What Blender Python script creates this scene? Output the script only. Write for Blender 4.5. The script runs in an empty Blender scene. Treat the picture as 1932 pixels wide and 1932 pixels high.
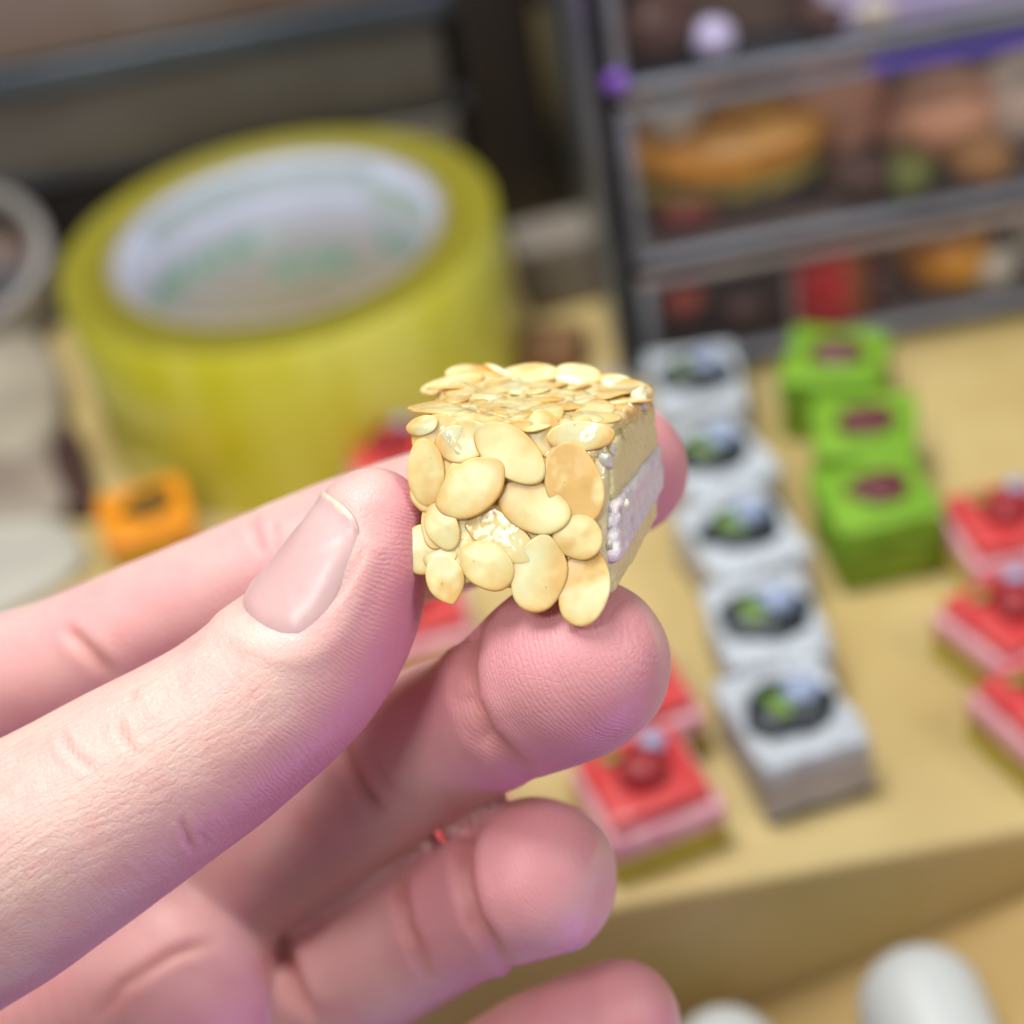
import bpy, bmesh, math, random
import numpy as np
from mathutils import Vector, Matrix, noise as mnoise
random.seed(7); np.random.seed(7)
R = math.radians
sc = bpy.context.scene
col = sc.collection
# ------------------------------------------------------------------ camera (1 unit = 1 cm)
sc.unit_settings.system = 'METRIC'; sc.unit_settings.scale_length = 0.01
FPX, CX = 3700.0, 966.0                 # focal length and centre in 1932-px picture units
PITCH, ROLL, CAMH = R(37), R(10.5), 24.0
CAM = Vector((0, 0, CAMH))
_r0 = Vector((1, 0, 0)); _u0 = Vector((0, math.sin(PITCH), math.cos(PITCH)))
FW = Vector((0, math.cos(PITCH), -math.sin(PITCH)))
UP = _u0*math.cos(ROLL) + _r0*math.sin(ROLL)
RT = _r0*math.cos(ROLL) - _u0*math.sin(ROLL)
cam = bpy.data.cameras.new('camera'); camo = bpy.data.objects.new('camera', cam); col.objects.link(camo)
cam.sensor_width = 36; cam.lens = 36*FPX/1932
cam.clip_start = 0.5; cam.clip_end = 1000
camo.matrix_world = Matrix(((RT.x, UP.x, -FW.x, CAM.x), (RT.y, UP.y, -FW.y, CAM.y), (RT.z, UP.z, -FW.z, CAM.z), (0, 0, 0, 1)))
cam.dof.use_dof = True; cam.dof.focus_distance = 18.7
cam.dof.aperture_fstop = cam.lens*1e-3/0.54
cam.dof.aperture_blades = 0
sc.camera = camo
# ------------------------------------------------------------------ light
w = bpy.data.worlds.new('World'); sc.world = w; w.use_nodes = True
bg = w.node_tree.nodes['Background']; bg.inputs[0].default_value = (0.97, 0.97, 1.0, 1); bg.inputs[1].default_value = 0.235
def area(name, loc, target, size, power, color, sy=None):
    L = bpy.data.lights.new(name, 'AREA'); L.energy = power; L.color = color; L.size = size
    if sy: L.shape = 'RECTANGLE'; L.size_y = sy
    o = bpy.data.objects.new(name, L); col.objects.link(o); o.location = loc
    o.rotation_euler = (Vector(target)-Vector(loc)).to_track_quat('-Z', 'Y').to_euler(); return o
area('ceiling_lamp', (-10, 30, 74), (2, 20, 8), 34, 50000, (1.0, 0.985, 0.96), 24)
area('key_lamp', (-24, -11, 57), (0, 15, 12), 16, 13500, (1.0, 0.985, 0.96))  # soft key light from the upper left, towards the camera
area('side_fill', (38, -2, 46), (0, 18, 10), 12, 9500, (1.0, 0.98, 0.96))  # soft fill added to brighten the cake's right side
area('purple_lamp', (9, 2, -5), (-4, 16, 9), 6, 2000, (0.48, 0.20, 1.0))
sc.view_settings.view_transform = 'Standard'; sc.view_settings.look = 'None'
sc.view_settings.exposure = 0.0; sc.view_settings.gamma = 1
sc.cycles.use_denoising = True
sc.cycles.max_bounces = 8

# ------------------------------------------------------------------ helpers
def P(px, py, d):                       # picture point at depth d
    return CAM + FW*d + RT*((px-CX)/FPX*d) - UP*((py-CX)/FPX*d)
def ray(px, py): return FW + RT*((px-CX)/FPX) - UP*((py-CX)/FPX)
def PZ(px, py, z):
    r = ray(px, py); return CAM + r*((z-CAM.z)/r.z)
def PY(px, py, y):
    r = ray(px, py); return CAM + r*((y-CAM.y)/r.y)
def lin(c): return tuple(((v/255)/12.92 if v/255 <= 0.04045 else ((v/255+0.055)/1.055)**2.4) for v in c)
MATS = {}
def mat(name, c, rough=0.5, c2=None, ns=1.5, bump=0.0, bs=4.0, coat=0.0, sss=0.0, trans=0.0, metal=0.0, alpha=1.0, detail=4, sssr=(0.3,0.2,0.1), contrast=(0.35,0.65)):
    m = bpy.data.materials.new(name); m.use_nodes = True; nt = m.node_tree; b = nt.nodes['Principled BSDF']
    N = nt.nodes.new; Lk = nt.links.new
    b.inputs['Base Color'].default_value = (*c, 1); b.inputs['Roughness'].default_value = rough
    b.inputs['Coat Weight'].default_value = coat; b.inputs['Coat Roughness'].default_value = 0.06
    b.inputs['Metallic'].default_value = metal; b.inputs['Alpha'].default_value = alpha
    b.inputs['Transmission Weight'].default_value = trans
    if sss:
        b.inputs['Subsurface Weight'].default_value = sss; b.inputs['Subsurface Radius'].default_value = sssr; b.inputs['Subsurface Scale'].default_value = 1.0
    tc = N('ShaderNodeTexCoord')
    if c2 is None: c2 = tuple(x*0.88 for x in c)
    n = N('ShaderNodeTexNoise'); n.inputs['Scale'].default_value = ns; n.inputs['Detail'].default_value = detail
    Lk(tc.outputs['Object'], n.inputs['Vector'])
    r = N('ShaderNodeValToRGB'); r.color_ramp.elements[0].position = contrast[0]; r.color_ramp.elements[1].position = contrast[1]
    r.color_ramp.elements[0].color = (*c2, 1); r.color_ramp.elements[1].color = (*c, 1)
    Lk(n.outputs['Fac'], r.inputs['Fac']); Lk(r.outputs['Color'], b.inputs['Base Color'])
    if bump:
        n2 = N('ShaderNodeTexNoise'); n2.inputs['Scale'].default_value = bs; n2.inputs['Detail'].default_value = 5
        Lk(tc.outputs['Object'], n2.inputs['Vector'])
        bp = N('ShaderNodeBump'); bp.inputs['Distance'].default_value = bump; bp.inputs['Strength'].default_value = 1
        Lk(n2.outputs['Fac'], bp.inputs['Height']); Lk(bp.outputs['Normal'], b.inputs['Normal'])
        Lk(bp.outputs['Normal'], b.inputs['Coat Normal'])
    MATS[name] = m; return m
def tag(o, label=None, cat=None, group=None, kind=None):
    if label: o['label'] = label
    if cat: o['category'] = cat
    if group: o['group'] = group
    if kind: o['kind'] = kind
    return o
def link(name, me, m=None, parent=None, smooth=True):
    o = bpy.data.objects.new(name, me); col.objects.link(o)
    if m is not None and not me.materials: me.materials.append(m)
    if smooth:
        me.polygons.foreach_set('use_smooth', [True]*len(me.polygons))
    if parent: o.parent = parent
    return o
def empty(name, loc, rz=0.0):
    o = bpy.data.objects.new(name, None); col.objects.link(o); o.location = loc; o.rotation_euler = (0, 0, rz)
    o.empty_display_size = 0.5; return o
def frombm(name, bm, m, parent=None, smooth=True):
    me = bpy.data.meshes.new(name); bm.to_mesh(me); bm.free(); return link(name, me, m, parent, smooth)
def rbox(sx, sy, sz, bev=0.1, seg=3, loc=(0, 0, 0), cuts=0, nz=0.0, nsc=2.0, seed=0, taper=0.0):
    bm = bmesh.new(); bmesh.ops.create_cube(bm, size=1)
    bmesh.ops.scale(bm, vec=(sx, sy, sz), verts=bm.verts)
    if bev: bmesh.ops.bevel(bm, geom=bm.edges[:], offset=bev, segments=seg, profile=0.6, affect='EDGES')
    if cuts: bmesh.ops.subdivide_edges(bm, edges=bm.edges[:], cuts=cuts, use_grid_fill=True)
    if nz:
        bm.normal_update()
        for v in bm.verts:
            q = v.co*nsc + Vector((seed*3.1, seed*1.7, 0))
            v.co += v.normal*(mnoise.noise(q)*nz + mnoise.noise(q*3.1)*nz*0.5)
    if taper:
        for v in bm.verts:
            k = 1 - taper*(v.co.z/sz+0.5); v.co.x *= k; v.co.y *= k
    bmesh.ops.translate(bm, vec=loc, verts=bm.verts)
    return bm
def ball(rx, ry, rz, loc=(0, 0, 0), nz=0.0, nsc=2.0, seed=0, rot=0.0, sub=3):
    bm = bmesh.new(); bmesh.ops.create_icosphere(bm, subdivisions=sub, radius=1)
    for v in bm.verts:
        n = v.co.copy(); k = 1 + nz*mnoise.noise(n*nsc + Vector((seed*2.3, seed, 1)))
        v.co = Vector((n.x*rx*k, n.y*ry*k, n.z*rz*k))
    bmesh.ops.rotate(bm, cent=(0, 0, 0), matrix=Matrix.Rotation(rot, 3, 'Z'), verts=bm.verts)
    bmesh.ops.translate(bm, vec=loc, verts=bm.verts); return bm
def lathe(prof, n=48, loc=(0, 0, 0), closed=False):
    vs, fs = [], []
    for i in range(n):
        a = 2*math.pi*i/n
        for r, z in prof: vs.append((loc[0]+r*math.cos(a), loc[1]+r*math.sin(a), loc[2]+z))
    k = len(prof)
    for i in range(n):
        for j in range(k if closed else k-1):
            j2 = (j+1) % k
            fs.append((i*k+j, ((i+1) % n)*k+j, ((i+1) % n)*k+j2, i*k+j2))
    me = bpy.data.meshes.new('lathe'); me.from_pydata(vs, [], fs); me.update()
    bm = bmesh.new(); bm.from_mesh(me); bpy.data.meshes.remove(me)
    bmesh.ops.remove_doubles(bm, verts=bm.verts, dist=1e-5); bmesh.ops.recalc_face_normals(bm, faces=bm.faces)
    return bm

# ================================================================== SETTING
m_kraft = mat('kraft_board', (0.60, 0.47, 0.21), 0.55, (0.50, 0.37, 0.14), 0.25, 0.02, 6)
m_kraft2 = mat('kraft_board_side', (0.40, 0.27, 0.10), 0.6, (0.34, 0.22, 0.08), 0.3)
m_desk = mat('desk_wood', (0.10, 0.065, 0.045), 0.5, (0.06, 0.04, 0.03), 0.4, 0.02, 3)
m_wall = mat('dark_wall', (0.030, 0.024, 0.026), 0.7, (0.02, 0.017, 0.018), 0.2)
# ground: one desk sheet with the carton standing on it
FE = 21.1                                  # y of the carton's front edge
LOW = -7.0
desk = frombm('desk', rbox(260, 200, 1.0, 0.1, 1, (0, 60, LOW-0.5)), m_desk); tag(desk, kind='structure')
wall = frombm('wall', rbox(260, 1.0, 120, 0, 1, (0, 64, 52)), m_wall, smooth=False); tag(wall, kind='structure')
bx = frombm('cardboard_box', rbox(52, 36, -LOW, 0.22, 4, (15.5, FE+18, LOW/2)), m_kraft)
tag(bx, 'large tan kraft cardboard box whose flat top carries the cake charms', 'box')

# ================================================================== CAKE CHARMS IN THE BACKGROUND
m_white = mat('white_icing', (0.64, 0.70, 0.76), 0.45, (0.38, 0.42, 0.46), 4.0, 0.06, 7)
m_wside = mat('white_sponge', (0.50, 0.47, 0.44), 0.6, (0.42, 0.40, 0.38), 2.0, 0.05, 9)
m_dark = mat('dark_base', (0.035, 0.045, 0.035), 0.4)
m_berry = mat('blueberry_blue', (0.018, 0.03, 0.04), 0.45, (0.01, 0.018, 0.02), 4, 0.02, 6, coat=0.1)
m_pearl = mat('pearl_blue', (0.34, 0.42, 0.62), 0.3, (0.26, 0.33, 0.5), 3, coat=0.3)
m_leaf = mat('leaf_green', (0.20, 0.34, 0.06), 0.5, (0.11, 0.22, 0.03), 4)
m_green = mat('matcha_green', (0.23, 0.46, 0.03), 0.5, (0.15, 0.34, 0.015), 2.5, 0.05, 8)
m_green2 = mat('matcha_sponge', (0.20, 0.31, 0.010), 0.6, (0.15, 0.25, 0.01), 2.5, 0.06, 9)
m_bean = mat('red_bean', (0.17, 0.045, 0.055), 0.45, (0.10, 0.025, 0.03), 3)
m_red = mat('red_jelly', (0.68, 0.09, 0.085), 0.35, (0.62, 0.04, 0.045), 2.5, 0.02, 5, coat=0.3)
m_pink = mat('pink_cream', (0.84, 0.46, 0.50), 0.5, (0.70, 0.30, 0.36), 2.5, 0.03, 6)
m_ysp = mat('yellow_sponge', (0.58, 0.50, 0.05), 0.65, (0.40, 0.32, 0.03), 4, 0.06, 9)
m_straw = mat('strawberry', (0.34, 0.006, 0.012), 0.5, (0.24, 0.003, 0.008), 4, 0.03, 9, coat=0.1)
m_orange = mat('orange_icing', (0.85, 0.33, 0.015), 0.4, (0.75, 0.25, 0.01), 3, 0.02, 5)
m_brown = mat('caramel', (0.17, 0.09, 0.008), 0.4, (0.10, 0.05, 0.005), 4)
S = 2.0
def white_charm(px, py, yaw, label, h=1.25, seed=0):
    p = PZ(px, py, h); t = empty('blueberry_cake_charm', (p.x, p.y, 0), R(yaw))
    tag(t, label, 'cake charm', 'white blueberry cake charms in a row on the box')
    frombm('base', rbox(S*0.91, S*1.14, 0.14, 0.04, 2, (0, 0, 0.07)), m_dark, t)
    frombm('sponge', rbox(S*0.93, S*1.16, h-0.40, 0.10, 3, (0, 0, 0.14+(h-0.40)/2), 2, 0.08, 2.5, seed), m_wside, t)
    frombm('icing', rbox(S*0.94, S*1.17, 0.36, 0.14, 3, (0, 0, h-0.15), 3, 0.11, 2.2, seed+5), m_white, t)
    frombm('berry', ball(0.76, 0.64, 0.28, (0.0, -0.03, h+0.08), 0.3, 1.6, seed), m_berry, t)
    frombm('pearl', ball(0.34, 0.32, 0.25, (0.25, 0.08, h+0.26), 0.1, 1.5, seed), m_pearl, t)
    frombm('leaf', ball(0.17, 0.34, 0.09, (-0.22, -0.10, h+0.32), 0.2, 1.5, seed, 0.25), m_leaf, t)
    return t
white_charm(1312, 712, -3, 'farthest white cube cake charm with dark blueberry top beside the drawers', seed=1)
white_charm(1342, 856, 14, 'white blueberry cake charm second from the drawers, twisted slightly', seed=2)
white_charm(1396, 1000, 13, 'middle white blueberry cake charm of the row of five', seed=3)
white_charm(1443, 1166, 2, 'white blueberry cake charm second from the near end of its row', seed=4)
white_charm(1490, 1342, 10, 'nearest white cube cake charm with dark berry, leaf and pale pearl', seed=5)
def green_charm(px, py, yaw, label, h=1.5, seed=0):
    p = PZ(px, py, h); t = empty('matcha_cake_charm', (p.x, p.y, 0), R(yaw))
    tag(t, label, 'cake charm', 'green matcha cake charms on the box')
    frombm('sponge', rbox(S, S, h*0.52, 0.16, 3, (0, 0, h*0.26), 2, 0.06, 2.4, seed), m_green2, t)
    frombm('filling', rbox(S*0.93, S*0.93, 0.12, 0.04, 2, (0, 0, h*0.54), 2, 0.04, 3, seed), m_green2, t)
    frombm('icing', rbox(S, S, h*0.42, 0.12, 3, (0, 0, h*0.79), 3, 0.07, 2.4, seed+4), m_green, t)
    frombm('rim', ball(0.64, 0.50, 0.08, (0.05, 0.0, h+0.0), 0.2, 1.6, seed), m_green2, t)
    frombm('red_bean', ball(0.56, 0.47, 0.18, (0.05, 0.0, h+0.04), 0.3, 1.6, seed), m_bean, t)
    return t
green_charm(1574, 668, -24, 'farthest green matcha cake charm turned at an angle by the red can', seed=1)
green_charm(1630, 796, -14, 'middle green matcha cake charm with wide red bean on top', seed=2)
green_charm(1650, 925, 4, 'nearest green matcha cake charm showing its two layered front', seed=3)
def red_charm(px, py, yaw, label, h=1.3, seed=0):
    p = PZ(px, py, h); t = empty('strawberry_cake_charm', (p.x, p.y, 0), R(yaw))
    tag(t, label, 'cake charm', 'red strawberry cake charms on the box')
    frombm('sponge', rbox(S, S, 0.50, 0.08, 2, (0, 0, 0.25), 2, 0.05, 2.4, seed), m_ysp, t)
    frombm('cream', rbox(S*1.0, S*1.0, 0.52, 0.14, 3, (0, 0, 0.74), 2, 0.05, 2.4, seed+3), m_pink, t)
    frombm('jelly', rbox(S*0.86, S*0.86, 0.32, 0.12, 3, (0, 0, h-0.16), 2, 0.05, 2.4, seed+6), m_red, t)
    frombm('strawberry', ball(0.44, 0.46, 0.30, (0.0, -0.05, h+0.12), 0.15, 1.4, seed), m_straw, t)
    frombm('pearl', ball(0.23, 0.23, 0.20, (0.32, 0.30, h+0.22), 0.1, 1.6, seed), m_pearl, t)
    frombm('leaf', ball(0.28, 0.12, 0.06, (-0.28, 0.42, h+0.08), 0.2, 1.4, seed, -0.4), m_leaf, t)
    return t
red_charm(738, 838, 8, 'red strawberry cake charm standing against the yellow tape roll', seed=1)
red_charm(775, 1128, 6, 'red strawberry cake charm glimpsed between thumb and middle finger', seed=2)
red_charm(842, 1500, 12, 'red strawberry cake charm glimpsed between middle and ring fingers', seed=3)
red_charm(1184, 1286, 12, 'red strawberry cake charm mostly hidden behind the middle fingertip', seed=4)
red_charm(1212, 1455, 13, 'near red strawberry cake charm beside the row of white charms', seed=5)
red_charm(1898, 965, 6, 'far right red strawberry cake charm beside the green charms', seed=6)
red_charm(1912, 1140, 24, 'right edge red strawberry cake charm, middle of its group of three', seed=7)
red_charm(1985, 1302, 20, 'right edge red strawberry cake charm nearest the front, cut by frame', seed=8)
p = PZ(270, 958, 1.35); t = empty('caramel_cake_charm', (p.x, p.y, 0), R(12))
tag(t, 'orange cake charm with brown caramel patch in front of yellow tape', 'cake charm')
frombm('sponge', rbox(1.75, 1.8, 0.85, 0.1, 3, (0, 0, 0.42), 2, 0.05, 2), m_ysp, t)
frombm('icing', rbox(1.85, 1.85, 0.5, 0.16, 3, (0, 0, 1.1), 3, 0.06, 2), m_orange, t)
frombm('caramel', ball(0.55, 0.45, 0.12, (0.08, 0.05, 1.37), 0.35, 1.7, 3, 0.3), m_brown, t)

# ================================================================== TAPE ROLL
TH, TR, TI = 4.05, 4.78, 3.45
p = PZ(522, 440, TH); t = empty('tape_roll', (p.x, p.y, 0), R(20)); TAPE = (p.x, p.y)
tag(t, 'large roll of yellow packing tape with white printed core standing on box', 'tape roll')
def tape_mat():
    m = mat('yellow_tape', (0.42, 0.40, 0.012), 0.22, (0.34, 0.32, 0.008), 0.6, coat=0.4, sss=0.0)
    nt = m.node_tree; b = nt.nodes['Principled BSDF']; N = nt.nodes.new; Lk = nt.links.new
    tc = N('ShaderNodeTexCoord'); wv = N('ShaderNodeTexNoise'); mp = N('ShaderNodeMapping'); mp.inputs['Scale'].default_value = (0.5, 0.5, 0.05)
    Lk(tc.outputs['Object'], mp.inputs[0]); Lk(mp.outputs[0], wv.inputs['Vector']); wv.inputs['Scale'].default_value = 1.2
    r = N('ShaderNodeValToRGB'); r.color_ramp.elements[0].position = 0.4; r.color_ramp.elements[1].position = 0.62
    r.color_ramp.elements[0].color = (0.62, 0.60, 0.03, 1); r.color_ramp.elements[1].color = (0.72, 0.70, 0.12, 1)
    Lk(wv.outputs['Fac'], r.inputs['Fac']); Lk(r.outputs['Color'], b.inputs['Base Color'])
    return m
m_tape = tape_mat()
m_tape_edge = mat('tape_edge', (0.28, 0.25, 0.015), 0.5, (0.23, 0.205, 0.012), 3.0)
m_core = mat('core_paper', (0.62, 0.67, 0.84), 0.7, (0.58, 0.63, 0.79), 1.0)
m_corerim = mat('core_board', (0.30, 0.25, 0.20), 0.8)
m_gprint = mat('green_print', (0.18, 0.52, 0.40), 0.7, (0.26, 0.56, 0.46), 1.5)
m_gfaint = mat('green_print_faint', (0.50, 0.66, 0.66), 0.7, (0.60, 0.72, 0.74), 1.5)
frombm('tape_winding', lathe([(TR-0.03, 0), (TR, 0.05), (TR, TH-0.05), (TR-0.03, TH)], 128), m_tape, t)
frombm('winding_edge', lathe([(TR-0.03, TH), (TI+0.10, TH+0.001), (TI+0.10, 0.0), (TR-0.03, 0)], 128), m_tape_edge, t)
frombm('core', lathe([(TI+0.04, TH+0.02), (TI, TH-0.01), (TI, -0.0), (TI+0.04, 0)], 128), m_core, t)
frombm('core_rim', lathe([(TI+0.26, TH+0.002), (TI+0.24, TH+0.035), (TI+0.05, TH+0.035), (TI+0.04, TH+0.02)], 128), m_corerim, t)
def band(a0, a1, z0, z1, z2, z3, m, name='print_stripe'):   # a strip lying on the inner wall of the core
    vs, fs = [], []; n = 40; r = TI-0.012
    for i in range(n+1):
        k = i/n; a = R(a0+(a1-a0)*k)
        lo = z0+(z2-z0)*k; hi = z1+(z3-z1)*k
        vs += [(r*math.cos(a), r*math.sin(a), lo), (r*math.cos(a), r*math.sin(a), hi)]
    for i in range(n): fs.append((2*i, 2*i+1, 2*i+3, 2*i+2))
    me = bpy.data.meshes.new(name); me.from_pydata(vs, [], fs); link(name, me, m, t)
def wraptext(s, size, a_mid, zc, m):
    cu = bpy.data.curves.new('txt', 'FONT'); cu.body = s; cu.size = size; cu.align_x = 'CENTER'; cu.align_y = 'CENTER'; cu.extrude = 0.0
    cu.offset = size*0.02
    to = bpy.data.objects.new('txt', cu); col.objects.link(to)
    dg = bpy.context.evaluated_depsgraph_get(); me = bpy.data.meshes.new_from_object(to.evaluated_get(dg)); bpy.data.objects.remove(to)
    bm = bmesh.new(); bm.from_mesh(me); bmesh.ops.triangulate(bm, faces=bm.faces[:]); bmesh.ops.subdivide_edges(bm, edges=[e for e in bm.edges if e.calc_length() > size*0.2], cuts=2)
    r = TI-0.03
    for v in bm.verts:
        a = R(a_mid) - v.co.x/r; v.co = Vector((r*math.cos(a), r*math.sin(a), zc+v.co.y))
    frombm('lettering', bm, m, t, False)
t.rotation_euler = (0, 0, 0)
band(50, 150, 3.4, 3.85, 3.4, 3.85, m_gfaint)
band(95, 165, 1.9, 2.35, 1.95, 2.4, m_gfaint)
band(20, 55, 2.6, 3.5, 2.7, 3.5, m_gfaint)
wraptext('KHK', 0.95, 84, 1.25, m_gprint)
wraptext('OPP KHK', 0.8, 132, 2.15, m_gprint)
wraptext('KHK', 0.9, 38, 1.9, m_gprint)

# ================================================================== DRAWER CABINETS
m_acr = mat('smoky_acrylic', (0.27, 0.29, 0.34), 0.25, (0.17, 0.18, 0.22), 0.5, coat=0.2)
m_acrd = mat('dark_acrylic', (0.13, 0.14, 0.17), 0.3, (0.08, 0.09, 0.11), 0.5, coat=0.3)
m_acrw = mat('clear_lip', (0.46, 0.37, 0.35), 0.3, (0.24, 0.20, 0.20), 0.4, coat=0.2)
m_acrs = mat('clear_shelf', (0.10, 0.105, 0.12), 0.3, alpha=0.18)
m_inside = mat('drawer_inside', (0.17, 0.12, 0.10), 0.7, (0.08, 0.06, 0.055), 0.25)
def glassmat(name, a=0.035, c=(0.4, 0.42, 0.5)):
    m = mat(name, c, 0.12); m.node_tree.nodes['Principled BSDF'].inputs['Alpha'].default_value = a; return m
m_pane = glassmat('clear_pane')
CY = 35.6
def bxo(name, x0, x1, y0, y1, z0, z1, m, parent, bev=0.06):
    c = ((x0+x1)/2, (y0+y1)/2, (z0+z1)/2)
    return frombm(name, rbox(x1-x0, y1-y0, z1-z0, bev, 2, c), m, parent)
CX0 = PY(1196, 700, CY).x
z1 = PY(1215, 500, CY).z; z2 = PY(1200, 178, CY).z
Zs = [0.25, z1, z2, z2+4.6]
cab = empty('drawer_cabinet', (0, 0, 0)); tag(cab, 'clear acrylic drawer cabinet full of orange charms behind the cake charms', 'cabinet')
XR = CX0+24; D = 12
bxo('side_panel', CX0-0.28, CX0, CY, CY+D, 0.0, Zs[3]+3, m_acrd, cab)
bxo('side_panel', XR, XR+0.28, CY, CY+D, 0.0, Zs[3]+3, m_acrd, cab)
bxo('back_panel', CX0, XR, CY+6.2, CY+6.4, 0.0, Zs[3]+3, m_inside, cab)
bxo('base_panel', CX0, XR, CY-0.02, CY+D, 0.0, 0.3, m_acrd, cab)
for i in (1, 2, 3):
    bxo('shelf', CX0, XR, CY+0.1, CY+D, Zs[i]+0.0, Zs[i]+0.16, m_acrs, cab)
for i in range(3):
    a, b = Zs[i]+0.1, Zs[i+1]-0.12
    fr = bxo('drawer_front', CX0+0.5, XR-0.3, CY-0.42, CY-0.36, a+0.25, b-0.05, m_pane, cab, 0)
    for (u0, u1, v0, v1, mm) in ((CX0+0.3, XR-0.2, a+0.1, a+0.30, m_acr), (CX0+0.3, XR-0.2, b-0.2, b, m_acrw if i == 0 else m_acr), (CX0+0.3, CX0+0.55, a+0.30, b-0.2, m_acr)):
        bxo('drawer_frame', u0, u1, CY-0.45, CY-0.2, v0, v1, mm, fr)
    bxo('drawer_floor', CX0+0.4, XR-0.3, CY-0.35, CY+5.8, a+0.02, a+0.1, m_inside if i < 2 else m_acrs, cab)
frombm('painted_led_glint', ball(0.22, 0.1, 0.22, (PY(1164, 156, CY-0.5).x, CY-0.48, PY(1164, 156, CY-0.5).z)), mat('violet_glint_paint', (0.30, 0.12, 0.75), 0.4), cab)  # violet dot that paints an LED reflection on the cabinet corner
q_ = PY(1640, 118, CY-0.5); bxo('painted_glow_strip', q_.x, q_.x+3.4, CY-0.5, CY-0.44, q_.z-0.28, q_.z+0.02, mat('violet_glow_paint', (0.13, 0.10, 0.55), 0.4, (0.25, 0.2, 0.6), 0.3), cab)  # violet glow on the shelf edge, painted as a coloured strip
# things kept in the drawers
m_bun = mat('bun_orange', (0.88, 0.42, 0.04), 0.45, (0.74, 0.28, 0.02), 1.2, 0.05, 3)
m_bunpale = mat('bun_pale', (0.84, 0.48, 0.17), 0.4, (0.74, 0.34, 0.07), 1.0)  # paler orange for the lump on the bun's upper front
m_peach = mat('peach_dough', (0.92, 0.50, 0.32), 0.5, (0.82, 0.38, 0.22), 1.0)
m_lett = mat('lettuce', (0.40, 0.32, 0.05), 0.6, (0.14, 0.11, 0.02), 3)
m_can = mat('can_red', (0.60, 0.022, 0.03), 0.4, (0.48, 0.016, 0.02), 1.5)
m_canb = mat('can_band', (0.30, 0.10, 0.02), 0.5); m_canw = mat('can_white', (0.55, 0.42, 0.40), 0.5)
m_yel = mat('egg_yellow', (0.80, 0.42, 0.02), 0.4, (0.66, 0.24, 0.02), 0.8)
m_pale = mat('pale_plastic', (0.40, 0.37, 0.33), 0.5)
m_lil = mat('lilac_paper', (0.74, 0.70, 0.90), 0.5, (0.62, 0.54, 0.88), 0.6)
m_tan = mat('brown_card', (0.17, 0.11, 0.08), 0.7, (0.13, 0.08, 0.06), 0.5)
def onz(px, py, yy): return PY(px, py, yy)
zf = Zs[1]+0.22
c = PY(1370, 290, CY+1.6)
bur = empty('burger_charm', (c.x, c.y, zf)); bur.scale = (1.12, 1.0, 1.1); tag(bur, 'large orange burger charm inside the middle drawer at its left end', 'burger charm')
hz = max(0.8, c.z-zf)
frombm('bun', ball(1.95, 1.2, 0.75, (0, 0, hz+0.15), 0.10, 1.5, 1), m_bun, bur)
frombm('top_bun', ball(1.25, 0.8, 0.28, (0.35, -0.55, hz+0.45), 0.15, 1.5, 2), m_bunpale, bur)
frombm('lettuce', ball(1.9, 1.15, 0.28, (0, 0, hz-0.5), 0.35, 5, 3), m_lett, bur)
frombm('bottom_bun', ball(1.7, 1.0, 0.35, (0, 0.1, hz-0.85), 0.1, 1.5, 3), m_tan, bur)
def lump(name, px, py, yy, r, m, label, cat, seed, zfloor, group=None):
    c = PY(px, py, yy); b = frombm(name, ball(r[0], r[1], r[2], (0, 0, r[2]), 0.18, 1.4, seed), m)
    b.location = (c.x, c.y, max(zfloor, c.z-r[2])); return tag(b, label, cat, group)
lump('bun_charm', 1330, 205, CY+3.4, (1.9, 1.0, 0.8), m_bun, 'flat orange bun charm behind the burger charm in the drawer', 'bun charm', 4, zf)
lump('dough_charm', 1575, 225, CY+2.6, (1.15, 1.1, 1.35), m_peach, 'round peach dough charm right of the burger charm', 'dough charm', 5, zf)
lump('dough_charm', 1775, 215, CY+1.8, (1.3, 1.0, 1.0), m_peach, 'peach dough charm nearest the dark gap, left of its pale neighbour', 'dough charm', 6, zf)
lump('dough_charm', 1925, 190, CY+2.0, (1.2, 1.0, 1.0), mat('pale_dough', (0.80, 0.62, 0.50), 0.5), 'pale peach dough charm cut by the right edge of the photo', 'dough charm', 7, zf)
lump('berry_charm', 1295, 398, CY+0.8, (0.7, 0.5, 0.35), mat('dull_red', (0.26, 0.05, 0.03), 0.5), 'small dull red lump below the burger charm', 'charm', 8, zf)
c = PY(1552, 560, CY+0.9)
can = empty('red_can', (c.x, CY+0.9, 0.42)); tag(can, 'small red can with pale stripe standing in the lowest drawer', 'can')
frombm('can_body', lathe([(0, 0), (1.0, 0), (1.08, 0.1), (1.08, 2.15), (0.95, 2.3), (0, 2.3)], 40), m_can, can)
def arc_strip(a0, a1, r, z0, z1, m, name, parent):
    vs, fs = [], []; n = 14
    for i in range(n+1):
        a = R(a0+(a1-a0)*i/n); vs += [(r*math.cos(a), r*math.sin(a), z0), (r*math.cos(a), r*math.sin(a), z1)]
    for i in range(n): fs.append((2*i, 2*i+1, 2*i+3, 2*i+2))
    me = bpy.data.meshes.new(name); me.from_pydata(vs, [], fs); link(name, me, m, parent)
arc_strip(185, 228, 1.095, 0.1, 2.1, m_canw, 'pale_stripe', can)
arc_strip(292, 325, 1.095, 0.1, 2.1, m_canb, 'gold_stripe', can)
lump('egg_charm', 1785, 492, CY+0.9, (0.98, 0.9, 0.90), m_yel, 'round yellow orange ball charm in the lowest drawer', 'charm', 9, 0.4)
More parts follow.
